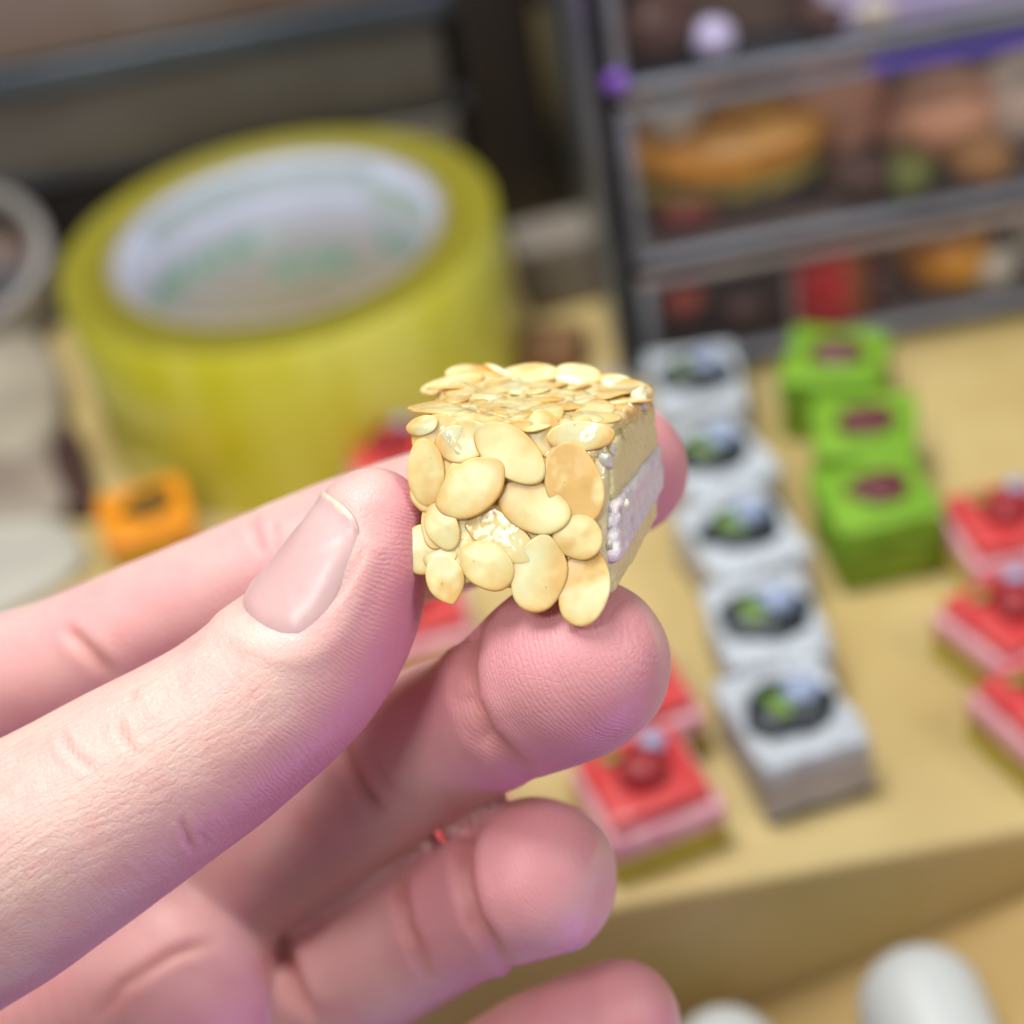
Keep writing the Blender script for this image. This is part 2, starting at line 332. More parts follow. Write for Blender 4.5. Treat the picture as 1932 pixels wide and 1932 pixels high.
lump('pale_charm', 1955, 470, CY+1.2, (0.9, 0.8, 1.1), m_pale, 'pale grey lump in the lowest drawer at the right edge', 'charm', 10, 0.4)
b = frombm('brown_box', rbox(3.2, 1.6, 1.9, 0.15, 2, (0, 0, 0.95)), mat('choc_brown', (0.06, 0.028, 0.02), 0.5, (0.035, 0.018, 0.014), 1.0)); c = PY(1350, 610, CY+1.0)
b.location = (c.x, c.y, 0.4); tag(b, 'dark chocolate brown block in the lowest drawer left of the red can', 'block')
zt = Zs[2]+0.24
c = PY(1480, 110, CY+1.6); b = frombm('brown_card', rbox(4.6, 0.9, 3.4, 0.1, 2, (0, 0, 1.7)), m_tan); b.location = (c.x-0.3, c.y, zt); tag(b, 'upright brown card box in the top drawer', 'box')
c = PY(1430, 30, CY+2.9); b = frombm('paper_sheet', rbox(3.4, 0.4, 4.5, 0.1, 2, (0, 0, 2.2)), mat('white_sheet', (0.58, 0.57, 0.60), 0.6)); b.location = (c.x+0.6, c.y, zt); tag(b, 'white paper packet behind the brown card in the top drawer', 'packet')
c = PY(1790, 30, CY+0.6); b = frombm('lilac_packet', rbox(6.5, 0.8, 4.0, 0.2, 2, (0, 0, 2.0)), m_lil); b.location = (c.x+0.6, c.y, zt); tag(b, 'bright lilac white packet in the top drawer at upper right', 'packet')
lump('pearl_charm', 1350, 105, CY+0.5, (0.42, 0.4, 0.4), m_lil, 'small lilac white blob standing in the top drawer', 'charm', 11, zt)

rn = random.Random(3)
CL = [('dark_chocolate', (0.09, 0.035, 0.025)), ('orange_crumb', (0.75, 0.28, 0.03)), ('cream_white', (0.70, 0.62, 0.52)), ('olive_leaf', (0.20, 0.22, 0.04)), ('rust_red', (0.45, 0.07, 0.04)), ('toffee', (0.42, 0.20, 0.07))]
CM = [mat(a, b, 0.5) for a, b in CL]
for (px_, py_, yy, zz, r_, ci, lab) in ((1270, 215, 0.7, zf, .5, 2, 'small cream lump at the left end of the middle drawer above the burger'), (1620, 330, 0.3, zf, .55, 0, 'dark chocolate lump in the middle drawer right of the burger'), (1710, 330, 0.5, zf, .5, 3, 'small olive green lump in the middle drawer below the peach dough'), (1850, 300, 0.4, zf, .6, 5, 'toffee brown lump at the right part of the middle drawer'),
    (1660, 540, 0.8, .4, .5, 0, 'dark chocolate lump between the red can and the yellow ball'), (1690, 470, 1.6, .4, .75, 5, 'toffee brown lump behind the gap left of the yellow ball'), (1870, 560, 0.6, .4, .5, 2, 'cream lump at the right foot of the yellow ball'), (1290, 560, 0.3, .4, .4, 4, 'rust red lump in front of the chocolate block in the lowest drawer'), (1400, 580, 0.1, .4, .4, 0, 'dark lump leaning at the right end of the chocolate block'),
    (1240, 60, 0.8, zt, .7, 0, 'dark lump at the left end of the top drawer'), (1560, 90, 0.5, zt, .45, 0, 'dark chocolate lump in the top drawer before the brown card'), (1650, 80, 0.4, zt, .4, 2, 'cream lump between the brown card and the lilac packet')):
    lump('charm', px_, py_, CY+yy, (r_*1.2, r_, r_), CM[ci], lab, 'charm', rn.random()*9, zz)
# left cabinet, farther back
LY = 45.0
m_lf = mat('grey_olive_front', (0.22, 0.205, 0.18), 0.35, (0.12, 0.105, 0.09), 0.12, coat=0.2)
m_rail = mat('blue_rail', (0.040, 0.055, 0.080), 0.3, (0.09, 0.11, 0.13), 0.14, coat=0.4)
lc = empty('drawer_cabinet', (0, LY, 0)); lc.name = 'drawer_cabinet'; tag(lc, 'wide grey drawer cabinet standing behind the yellow tape roll', 'cabinet')
XL, XRr = PY(-250, 300, LY).x, PY(868, 100, LY).x
def zl(px, py): return PY(px, py, LY).z
zA = zl(400, 78); zB = zl(500, 262); zC = zl(150, 420)
def bxl(name, x0, x1, y0, y1, z0, z1, m, bev=0.08):
    o = frombm(name, rbox(x1-x0, y1-y0, z1-z0, bev, 2, ((x0+x1)/2, (y0+y1)/2-LY, (z0+z1)/2)), m, lc); return o
bxl('rail', XL, XRr, LY-0.5, LY-0.1, zA-0.35, zA+0.35, m_rail)
bxl('drawer_front', XL, XRr-0.4, LY-0.3, LY, zB+0.3, zA-0.4, m_lf)
bxl('drawer_front', PY(430, 300, LY).x, XRr-0.4, LY-0.35, LY-0.05, zB-3.6, zB-0.15, mat('grey_beige_front', (0.26, 0.235, 0.19), 0.4, (0.17, 0.15, 0.12), 0.15))
bxl('rail', XL, XRr, LY-0.1, LY+0.2, zB-0.15, zB+0.3, m_acrd)
bxl('drawer_front', XL, XRr-0.4, LY-0.3, LY, zA+0.45, zA+4.6, mat('grey_tan_front', (0.32, 0.27, 0.25), 0.4, (0.20, 0.11, 0.06), 0.16))
bxl('cabinet_body', XL, XRr, LY+0.25, LY+12, 0, zA+8, m_wall)
CWID = CX0-0.6-PY(872, 100, 42.8).x
bb = frombm('gap_shade_block', rbox(CWID, 5, 16, 0.2, 2, (0, 0, 8)), mat('gap_shade_black', (0.022, 0.018, 0.02), 0.5, (0.03, 0.02, 0.018), 0.3)); bb.location = (CX0-0.6-CWID/2, 45.3, 0)  # black block added to stand for the shade between the cabinets
tag(bb, 'tall black block added as the shade in the gap between the two drawer cabinets', 'case')
# objects between and beside
def simplebox(name, px, py, y, z, dims, m, yaw, label, cat):
    c = PY(px, py, y); b = frombm(name, rbox(*dims, 0.15, 2, (0, 0, dims[2]/2), 2, 0.06, 0.8), m); b.location = (c.x, y, z); b.rotation_euler = (0, 0, R(yaw)); return tag(b, label, cat)
simplebox('beige_box', 1058, 560, 40.0, 0.0, (1.9, 1.6, 1.7), mat('beige_card', (0.27, 0.235, 0.19), 0.7), 8, 'small beige grey box between the tape roll and drawer cabinet', 'box')
simplebox('brown_packet', 1035, 640, 37.0, 0.0, (1.5, 1.3, 0.7), mat('rust_card', (0.20, 0.10, 0.04), 0.7), -20, 'rust brown packet beside the tape roll, in front of the beige box', 'packet')
simplebox('pale_packet', 1140, 655, 35.0, 0.0, (0.9, 1.2, 0.55), mat('pale_card', (0.42, 0.37, 0.31), 0.7), 25, 'small pale packet tucked against the drawer cabinet corner', 'packet')
# grey translucent lid ring at the left edge
m_ring = mat('grey_plastic', (0.42, 0.38, 0.37), 0.3, (0.34, 0.32, 0.28), 0.5, coat=0.4, alpha=0.6)
c = PZ(-50, 500, 1.6)
rg = empty('clear_tape_roll', (c.x, c.y, 0)); tag(rg, 'translucent grey plastic ring cut by the left edge beside yellow tape', 'plastic ring')
frombm('rim', lathe([(1.55, 2.2), (1.62, 2.35), (1.85, 2.35), (1.92, 2.2), (1.88, 0.0), (1.6, 0.0)], 64, closed=True), m_ring, rg)
frombm('inner_disc', lathe([(0, 0.3), (1.56, 0.3), (1.56, 0.0), (0, 0.0)], 48), mat('ring_inside', (0.22, 0.15, 0.11), 0.7, (0.12, 0.09, 0.08), 0.6), rg)
rg.name = 'plastic_ring'; rg.rotation_euler = (R(28), 0, 0); rg.scale = (1.1, 1.1, 0.6); rg.location.z = 1.0
simplebox('grey_case', 150, 500, 43.4, 0.0, (5.0, 1.0, 1.3), mat('slate_plastic', (0.085, 0.085, 0.10), 0.4), 4, 'dark slate plastic case behind the left side of the tape roll', 'case')
# left clutter on the box
def cloth(name, pts, z, h, m, label, cat, seed):
    vs = []; n = len(pts)
    bm = bmesh.new()
    base = [PZ(a, b, z) for a, b in pts]
    bot = [bm.verts.new((q.x, q.y, z)) for q in base]; 
    cx = sum((q for q in base), Vector())/n
    rings = [bot]
    for k, (s_, hh) in enumerate(((0.99, 0.4), (0.95, 0.75), (0.85, 0.95), (0.6, 1.05), (0.3, 1.08))):
        rings.append([bm.verts.new(((q-cx)*s_+cx+Vector((0, 0, h*hh*(1+0.25*mnoise.noise(q*0.8+Vector((seed, k, 0)))))))) for q in base])
    top = bm.verts.new(cx+Vector((0, 0, h*1.1)))
    for a, b in zip(rings[:-1], rings[1:]):
        for i in range(n): bm.faces.new((a[i], a[(i+1) % n], b[(i+1) % n], b[i]))
    for i in range(n): bm.faces.new((rings[-1][i], rings[-1][(i+1) % n], top))
    bm.faces.new(bot[::-1])
    bmesh.ops.recalc_face_normals(bm, faces=bm.faces); bmesh.ops.subdivide_edges(bm, edges=bm.edges[:], cuts=1)
    return tag(frombm(name, bm, m), label, cat)
cloth('paper_wrapper', [(-160, 990), (60, 975), (150, 1010), (178, 1065), (110, 1120), (0, 1175), (-160, 1230)], 0.02, 0.35, mat('pale_wrapper', (0.50, 0.48, 0.41), 0.6, (0.42, 0.41, 0.36), 0.5), 'pale grey beige wrapper lying flat at the left edge', 'wrapper', 1)
cloth('beige_wrapper', [(-160, 640), (60, 650), (118, 700), (140, 770), (128, 850), (60, 900), (-160, 900)], 0.02, 0.8, mat('beige_wrapper', (0.42, 0.38, 0.29), 0.7, (0.30, 0.25, 0.19), 0.4), 'crumpled beige wrapper at left beside the tape roll', 'wrapper', 2)
cloth('tan_wrapper', [(-160, 830), (60, 835), (150, 905), (150, 975), (60, 1010), (-160, 1020)], 0.02, 0.5, mat('tan_wrapper', (0.34, 0.29, 0.23), 0.7, (0.22, 0.17, 0.14), 0.5), 'dull tan wrapper between the two paler wrappers at left', 'wrapper', 3)
cloth('dark_gap_strip', [(115, 790), (165, 850), (188, 930), (180, 985), (130, 985), (100, 900)], 0.02, 0.5, mat('gap_brown', (0.055, 0.022, 0.016), 0.6), 'dark brown strip beneath the left foot of the tape roll', 'wrapper', 4)  # dark brown strip drawn for the gap beside the tape roll
# kraft board leaning against the front of the box
a_ = PY(1380, 1905, FE-0.02); b_ = PY(2050, 1632, FE-0.02)
ed = (b_-a_); a0 = a_-ed*0.55; b0 = b_+ed*0.6; dn = Vector((0, -16, -1.8))
bm = bmesh.new(); nrm = ed.cross(dn).normalized(); nrm = nrm if nrm.z > 0 else -nrm
q = [a0, b0, b0+dn, a0+dn]; q2 = [v-nrm*0.4 for v in q]
vv = [bm.verts.new(v) for v in q+q2]
for f in ((0, 1, 2, 3), (7, 6, 5, 4), (0, 4, 5, 1), (1, 5, 6, 2), (2, 6, 7, 3), (3, 7, 4, 0)): bm.faces.new([vv[i] for i in f])
bmesh.ops.recalc_face_normals(bm, faces=bm.faces); bmesh.ops.bevel(bm, geom=bm.edges[:], offset=0.12, segments=3, affect='EDGES')
tag(frombm('cardboard_sheet', bm, mat('kraft_flap', (0.60, 0.43, 0.19), 0.5, (0.52, 0.36, 0.14), 0.3)), 'tan cardboard sheet sloping below the front edge of the box', 'cardboard')
m_wb = mat('white_bottle', (0.60, 0.63, 0.62), 0.4, (0.56, 0.59, 0.58), 0.5)
def onboard(px, py, off):
    r = ray(px, py); d = (a0+nrm*off-CAM).dot(nrm)/r.dot(nrm); return CAM+r*d
def capsule(px, py, px2, py2, r, label):
    A, B = onboard(px, py, r), onboard(px2, py2, r)
    d = (B-A); L = d.length; prof = [(0, -r)]
    for i in range(1, 10): a = -90+i*10; prof.append((r*math.cos(R(a)), r*math.sin(R(a))))
    prof[-1] = (r, 0); prof += [(r, L*0.5), (r*1.0, L)] + [(r*math.cos(R(a)), L+0.4*r*math.sin(R(a))) for a in (30, 60)] + [(0, L+0.4*r)]
    o = frombm('white_bottle', lathe(prof, 48), m_wb); o.location = A; o.rotation_euler = d.to_track_quat('Z', 'Y').to_euler()
    tag(o, label, 'bottle', 'white plastic bottles lying on the cardboard sheet')
capsule(1742, 1905, 1850, 2200, 1.0, 'larger white rounded bottle lying at the lower right on cardboard')
capsule(1372, 2008, 1440, 2250, 0.92, 'white rounded bottle whose top just shows at the bottom edge')

# ================================================================== THE ALMOND CAKE CHARM
def slabmat():
    pass
m_sp = mat('sponge_yellow', (0.90, 0.78, 0.40), 0.45, (0.87, 0.73, 0.34), 3.0, 0.04, 11, sss=0.25, coat=0.15)
m_cr = mat('cream_lilac', (0.88, 0.83, 0.80), 0.35, (0.86, 0.74, 0.75), 3.5, 0.05, 7, sss=0.3, coat=0.2)
m_fr = mat('frosting_glazed', (0.90, 0.78, 0.48), 0.28, (0.84, 0.62, 0.28), 2.0, 0.04, 4, coat=0.8, sss=0.3)
m_gl = mat('amber_glaze', (0.88, 0.72, 0.38), 0.12, (0.78, 0.50, 0.17), 1.3, 0.07, 4, coat=1.0, sss=0.4)
c1 = lambda u, v: (726.1+u*0.3268, 631.4+v*0.3268)
FTL, FTR = P(803, 812, 18.95), P(1156, 822, 18.6)
FBL, FBR = P(815, 1108, 18.85), P(1158, 1138, 18.5)
BTL, BTR = P(857, 722, 20.5), P(1243, 738, 20.2)
BBR, BBL = P(1256, 962, 20.2), P(890, 985, 20.5)
def tri(u, t_, w_):                   # u left-right, t top-bottom, w front-back
    f = FTL.lerp(FTR, u).lerp(FBL.lerp(FBR, u), t_); b = BTL.lerp(BTR, u).lerp(BBL.lerp(BBR, u), t_)
    return f.lerp(b, w_)
CC = tri(0.5, 0.5, 0.5)
def cakeslab(name, u0, u1, t0, t1, w0, w1, m, parent, nz=0.03, nsc=4, seed=0, n=14, rnd=0.08, ragged=0.0):
    bm = bmesh.new(); bmesh.ops.create_cube(bm, size=2)
    bmesh.ops.subdivide_edges(bm, edges=bm.edges[:], cuts=n, use_grid_fill=True)
    for v in bm.verts:
        q = v.co.copy(); qq = q.copy()
        ex = 1/rnd if rnd else 99
        nrm_ = (abs(q.x)**ex+abs(q.y)**ex+abs(q.z)**ex)**(1/ex); q = q/nrm_
        a, b, c = (q.x+1)/2, (q.y+1)/2, (q.z+1)/2
        p_ = tri(u0+(u1-u0)*a, t0+(t1-t0)*b, w0+(w1-w0)*c); v.co = p_
    bm.normal_update(); bmesh.ops.recalc_face_normals(bm, faces=bm.faces); bm.normal_update()
    for v in bm.verts:
        q = v.co*nsc+Vector((seed, 0, 0))
        v.co += v.normal*(mnoise.noise(q)*nz+mnoise.noise(q*2.7)*nz*0.6+ragged*abs(mnoise.noise(q*1.9)))
    for v in bm.verts: v.co -= CC
    return frombm(name, bm, m, parent)
ck = empty('almond_cake_charm', CC); tag(ck, 'miniature almond-flake sponge cake cube pinched between thumb and fingers', 'cake charm')
cakeslab('sponge', 0.02, 1.0, 0.02, 0.455, 0.03, 0.97, m_sp, ck, 0.02, 5, 1)
cakeslab('cream_filling', 0.03, 1.01, 0.42, 0.80, 0.04, 0.99, m_cr, ck, 0.02, 5, 2, n=22, rnd=0.05, ragged=0.045)
cakeslab('sponge', 0.02, 0.985, 0.78, 1.0, 0.03, 0.96, m_sp, ck, 0.02, 5, 3)
cakeslab('frosting', -0.01, 0.965, 0.0, 0.97, -0.02, 0.3, m_fr, ck, 0.03, 4, 4, n=22)
cakeslab('glaze', -0.01, 0.985, -0.06, 0.15, -0.02, 1.0, m_gl, ck, 0.05, 3.2, 5, n=34, rnd=0.1, ragged=0.06)
def flake_material(name, toast, wet=False):
    m = bpy.data.materials.new(name); m.use_nodes = True; nt = m.node_tree; b = nt.nodes['Principled BSDF']; N = nt.nodes.new; Lk = nt.links.new
    oi = N('ShaderNodeObjectInfo'); tc = N('ShaderNodeTexCoord')
    ad = N('ShaderNodeVectorMath'); ad.operation = 'ADD'; Lk(tc.outputs['Object'], ad.inputs[0])
    cb = N('ShaderNodeCombineXYZ'); mu = N('ShaderNodeMath'); mu.operation = 'MULTIPLY'; mu.inputs[1].default_value = 40; Lk(oi.outputs['Random'], mu.inputs[0]); Lk(mu.outputs[0], cb.inputs[0]); Lk(cb.outputs[0], ad.inputs[1])
    n = N('ShaderNodeTexNoise'); n.inputs['Scale'].default_value = 1.7; n.inputs['Detail'].default_value = 3; Lk(ad.outputs[0], n.inputs['Vector'])
    r = N('ShaderNodeValToRGB'); e = r.color_ramp.elements
    e[0].position = 0.30+0.12*(1-toast)-0.02; e[0].color = (0.76, 0.43, 0.13, 1); e[1].position = 0.72-0.16*(1-toast); e[1].color = (0.90, 0.79, 0.44, 1)
    mid = e.new((e[0].position+e[1].position)/2); mid.color = (0.86, 0.65, 0.29, 1)
    at = N('ShaderNodeAttribute'); at.attribute_name = 'rim'; rp = N('ShaderNodeMath'); rp.operation = 'MULTIPLY_ADD'; rp.inputs[1].default_value = -0.10-0.10*toast; Lk(at.outputs['Fac'], rp.inputs[0]); Lk(n.outputs['Fac'], rp.inputs[2])
    Lk(rp.outputs[0], r.inputs['Fac'])
    sp = N('ShaderNodeTexVoronoi'); sp.inputs['Scale'].default_value = 5.5; Lk(ad.outputs[0], sp.inputs['Vector'])
    sr = N('ShaderNodeMath'); sr.operation = 'LESS_THAN'; sr.inputs[1].default_value = 0.055; Lk(sp.outputs['Distance'], sr.inputs[0])
    mx = N('ShaderNodeMix'); mx.data_type = 'RGBA'; mx.inputs[7].default_value = (0.42, 0.22, 0.07, 1)
    sm = N('ShaderNodeMath'); sm.operation = 'MULTIPLY'; sm.inputs[1].default_value = 0.55; Lk(sr.outputs[0], sm.inputs[0])
    Lk(sm.outputs[0], mx.inputs[0]); Lk(r.outputs['Color'], mx.inputs[6]); Lk(mx.outputs[2], b.inputs['Base Color'])
    b.inputs['Roughness'].default_value = 0.55; b.inputs['Coat Weight'].default_value = 0.22; b.inputs['Coat Roughness'].default_value = 0.15
    b.inputs['Subsurface Weight'].default_value = 0.55; b.inputs['Subsurface Radius'].default_value = (0.14, 0.10, 0.05); b.inputs['Subsurface Scale'].default_value = 1
    n2 = N('ShaderNodeTexNoise'); n2.inputs['Scale'].default_value = 6; n2.inputs['Detail'].default_value = 4; Lk(ad.outputs[0], n2.inputs['Vector'])
    bp = N('ShaderNodeBump'); bp.inputs['Distance'].default_value = 0.010; bp.inputs['Strength'].default_value = 0.6; Lk(n2.outputs['Fac'], bp.inputs['Height']); Lk(bp.outputs[0], b.inputs['Normal']); b2_ = N('ShaderNodeBump'); b2_.inputs['Distance'].default_value = 0.012; b2_.inputs['Strength'].default_value = 0.5; Lk(n.outputs['Fac'], b2_.inputs['Height']); Lk(b2_.outputs[0], b.inputs['Coat Normal'])
    if wet:
        b.inputs['Coat Weight'].default_value = 0.8; b.inputs['Coat Roughness'].default_value = 0.09
        n3 = N('ShaderNodeTexNoise'); n3.inputs['Scale'].default_value = 3.2; n3.inputs['Detail'].default_value = 2; Lk(ad.outputs[0], n3.inputs['Vector']); Lk(n3.outputs['Fac'], b2_.inputs['Height']); b2_.inputs['Distance'].default_value = 0.06; b2_.inputs['Strength'].default_value = 1.0
    return m
m_fl = [flake_material('almond_pale', 0.0), flake_material('almond_mid', 0.5), flake_material('almond_toasted', 1.0), flake_material('almond_pale_wet', 0.2, True), flake_material('almond_toasted_wet', 0.9, True)]
def flake(centre, ax, ay, L, W, th, toast, seed, egg=0.18, point=0.0, cup=0.04, wet=False):
    """egg-shaped disc: long axis ax, short axis ay, domed, thin rounded rim"""
    az = ax.cross(ay).normalized(); rn = random.Random(seed)
    prof = [(0.0, 1.0), (0.35, 1.0), (0.6, 1.0), (0.76, 1.0), (0.90, 1.0), (0.94, 0.98), (0.985, 0.7), (1.0, 0.0), (0.98, -0.7), (0.93, -1.0), (0.6, -1.0), (0.0, -1.0)]
    n = 36; bm = bmesh.new(); rings = []; rl = bm.verts.layers.float.new('rim')
    ph = rn.uniform(0, 6.28)
    for k, (s, h) in enumerate(prof):
        if s == 0.0: rings.append([bm.verts.new(centre+az*(h*th/2+cup*0))]); continue
        ring = []
        for i in range(n):
            a = 2*math.pi*i/n; ca, sa = math.cos(a), math.sin(a)
            wob = 1+0.025*math.sin(2*a+ph)+0.018*math.sin(3*a+ph*2)+0.012*math.sin(5*a+ph*3)
            x = L*ca*wob; wf = 1-egg*ca-point*max(0, ca)**3*0.8
            y = W*sa*wf*wob
            zz = h*th/2 - cup*((x/L)**2*0.8+(y/W)**2*0.5)*s*s + 0.008*math.sin(3*x/L+ph)*s
            ring.append(bm.verts.new(centre+ax*x*s+ay*y*s+az*zz))
        rings.append(ring)
    for a, b in zip(rings[:-1], rings[1:]):
        for i in range(n):
            if len(a) == 1: bm.faces.new((a[0], b[i], b[(i+1) % n]))
            elif len(b) == 1: bm.faces.new((a[i], b[0], a[(i+1) % n]))
            else: bm.faces.new((a[i], b[i], b[(i+1) % n], a[(i+1) % n]))
    bmesh.ops.recalc_face_normals(bm, faces=bm.faces)
    for s_, ring in zip([q[0] for q in prof], rings):
        for v in ring: v[rl] = max(0.0, (s_-0.55)/0.45)**2
    for v in bm.verts: v.co -= centre
    o = frombm('almond_flake', bm, m_fl[(3+(toast > 0.4)) if wet else min(2, int(toast*3))], ck); o.location = centre-CC; return o
fn = (FTR-FTL).cross(FBL-FTL).normalized(); fn = fn if fn.dot(CAM-CC) > 0 else -fn
def on_front(u, v, off):
    px, py = c1(u, v); r = ray(px, py)
    p0 = (FTL+FTR+FBL+FBR)/4+fn*off; return CAM+r*((p0-CAM).dot(fn)/r.dot(fn))
FRONT = [  # u v halfL halfW angle layer toast egg point
 (235, 800, 190, 100, -88, 1.2, .6, .05, 0), (405, 625, 115, 95, 20, 0.2, 0, .1, 0), (497, 885, 220, 140, 32, 2.6, .45, -.02, .35),
 (722, 682, 228, 130, -38, 2.3, .7, .0, .25), (1090, 855, 225, 152, 110, 1.5, .2, .05, 0), (1130, 588, 188, 78, 4, 1.0, .1, .0, 0),
 (850, 990, 222, 130, 155, 1.7, .75, .05, .4), (330, 1107, 135, 92, 115, 1.4, .7, -.05, .3), (652, 1148, 242, 112, 142, 0.9, .45, -.05, 0),
 (585, 1330, 165, 122, 150, 2.0, .35, .02, .3), (1113, 1170, 138, 116, 175, 2.3, .45, .05, 0), (892, 1375, 212, 148, 82, 1.3, .5, .08, .45),
 (1152, 1452, 215, 132, 84, 1.5, .15, .10, 0), (350, 1415, 140, 104, -72, 1.2, .3, .0, .85), (325, 1262, 110, 85, 20, 0.3, .5, .1, 0),
 (215, 525, 92, 52, 14, 1.3, .1, .0, 0), (760, 560, 130, 60, 10, 0.1, .4, .1, 0), (470, 1180, 90, 60, 40, 0.0, .3, .1, 0),
 (1010, 1310, 90, 60, 60, 0.1, .4, .1, 0), (640, 720, 100, 80, 0, 0.0, .2, 0, 0), (980, 700, 80, 50, 60, 0.1, .2, 0, 0)]
pxcm = 0.3268*18.6/FPX; beads = []
rf = random.Random(77)
for gy in range(4):
    for gx in range(5): FRONT.append((min(1085, 265+gx*225+rf.uniform(-50, 50)), 600+gy*225+rf.uniform(-50, 50), rf.uniform(130, 180), rf.uniform(90, 120), rf.uniform(0, 180), -0.35+rf.uniform(0, 0.5), rf.choice((.1, .4, .5)), .08, rf.choice((0, .3))))
for i, (u, v, L, W, an, lay, to, egg, pt) in enumerate(FRONT):
    c = on_front(u, v, 0.045+0.026*lay)
    ax = (on_front(u+math.cos(R(an)), v-math.sin(R(an)), 0.0)-on_front(u, v, 0.0)).normalized()
    rn = random.Random(i*7+1)
    ax = (ax+fn*rn.uniform(-0.07, 0.07)).normalized(); ay = fn.cross(ax).normalized(); ay = (ay+fn*rn.uniform(-0.06, 0.06)).normalized()
    flake(c, ax, ay, L*pxcm*1.09, W*pxcm*1.12, 0.030, to, i, egg, pt, rn.choice((0.016, 0.012, -0.010, 0.02)), wet=(i in (1, 5, 8))); beads.append((c, ax, ay, L*pxcm*1.05, W*pxcm*1.07, egg, i))
# flakes on top, lying in the glaze
tn = (tri(.5, 0, .5)-tri(.5, 1, .5)).normalized(); rn = random.Random(21)
ux = (tri(1, 0, .5)-tri(0, 0, .5)).normalized()
for i in range(36):
    u, w_ = (i % 7+rn.uniform(0.1, 0.9))/7, ((i//7)+rn.uniform(0.1, 0.9))/5.2
    c = tri(u*0.90+0.05, -0.065, w_*0.86+0.10)+tn*rn.uniform(-0.005, 0.035)
    a = rn.uniform(0, 6.28); bk_ = tn.cross(ux); bk_ = bk_ if bk_.dot(FW) > 0 else -bk_
    tl = 0.42-0.26*w_+rn.uniform(-0.12, 0.12); t2 = (tn-bk_*tl+ux*rn.uniform(-0.14, 0.14)).normalized()
    b2v = t2.cross(ux).normalized(); ax = (ux*math.cos(a)+b2v*math.sin(a)).normalized(); ay = t2.cross(ax).normalized()
    flake(c, ax, ay, rn.uniform(0.24, 0.38), rn.uniform(0.15, 0.23), 0.028, rn.choice((0.1, 0.1, 0.4, 0.5, 0.9)), 100+i, 0.1, 0.0, 0.04, wet=True)
bk = (tri(.5, 0, 1)-tri(.5, 0, 0)).normalized()
for (u, w_, up, L, W, an, tl) in ((0.02, 0.8, 0.03, .34, .17, 20, .35), (0.10, 0.97, 0.06, .30, .18, 0, .3), (0.24, 0.97, 0.10, .20, .05, -30, .2), (0.38, 0.98, 0.08, .34, .2, 5, .35), (0.62, 0.97, 0.10, .27, .18, -10, .5), (0.80, 0.96, 0.06, .20, .12, -15, .4), (0.90, 0.90, 0.02, .22, .15, -10, .3)):
    c = tri(u, -0.05, w_)+tn*up; ax = (ux*math.cos(R(an))+bk*0.3*math.sin(R(an))+tn*math.sin(R(an))*0.6).normalized()
    ay = (bk+tn*tl).normalized(); ay = (ay-ax*ay.dot(ax)).normalized()
    flake(c, ax, ay, L, W, 0.04, 0.2, int(u*100)+300, 0.1, 0, 0.04, wet=True)
# small pearls of icing squeezed out along the right front edge
m_dot = mat('icing_white', (0.84, 0.80, 0.62), 0.25, (0.80, 0.72, 0.5), 4, bump=0.02, bs=9, coat=0.1, sss=0.5)
rn = random.Random(5); bm = bmesh.new()
for (u, v, r) in [(1275, 730, 42), (1240, 690, 30), (1310, 650, 36), (1350, 520, 40), (1380, 480, 34), (1420, 440, 30), (1470, 370, 52), (1290, 1010, 18), (1295, 1110, 16), (1296, 1240, 34), (1400, 985, 22)]:
    f = max(0.0, min(1.0, (700-v)/400)) if v < 620 else 0.0
    px, py = c1(u, v); dd = 18.62+f*1.1; c = P(px, py, dd); s_ = r*0.3268*dd/FPX
    b2 = ball(s_*rn.uniform(.7, 1.1), s_*rn.uniform(.7, 1.0), s_*rn.uniform(1.0, 1.9), c-CC+FW*s_*0.4, 0.45, 1.3, rn.random()*9, rn.random()*3, 3)
    me = bpy.data.meshes.new('tmp'); b2.to_mesh(me); b2.free(); bm.from_mesh(me); bpy.data.meshes.remove(me)
o = frombm('icing_crumbs', bm, m_dot, ck); o['kind'] = 'stuff'
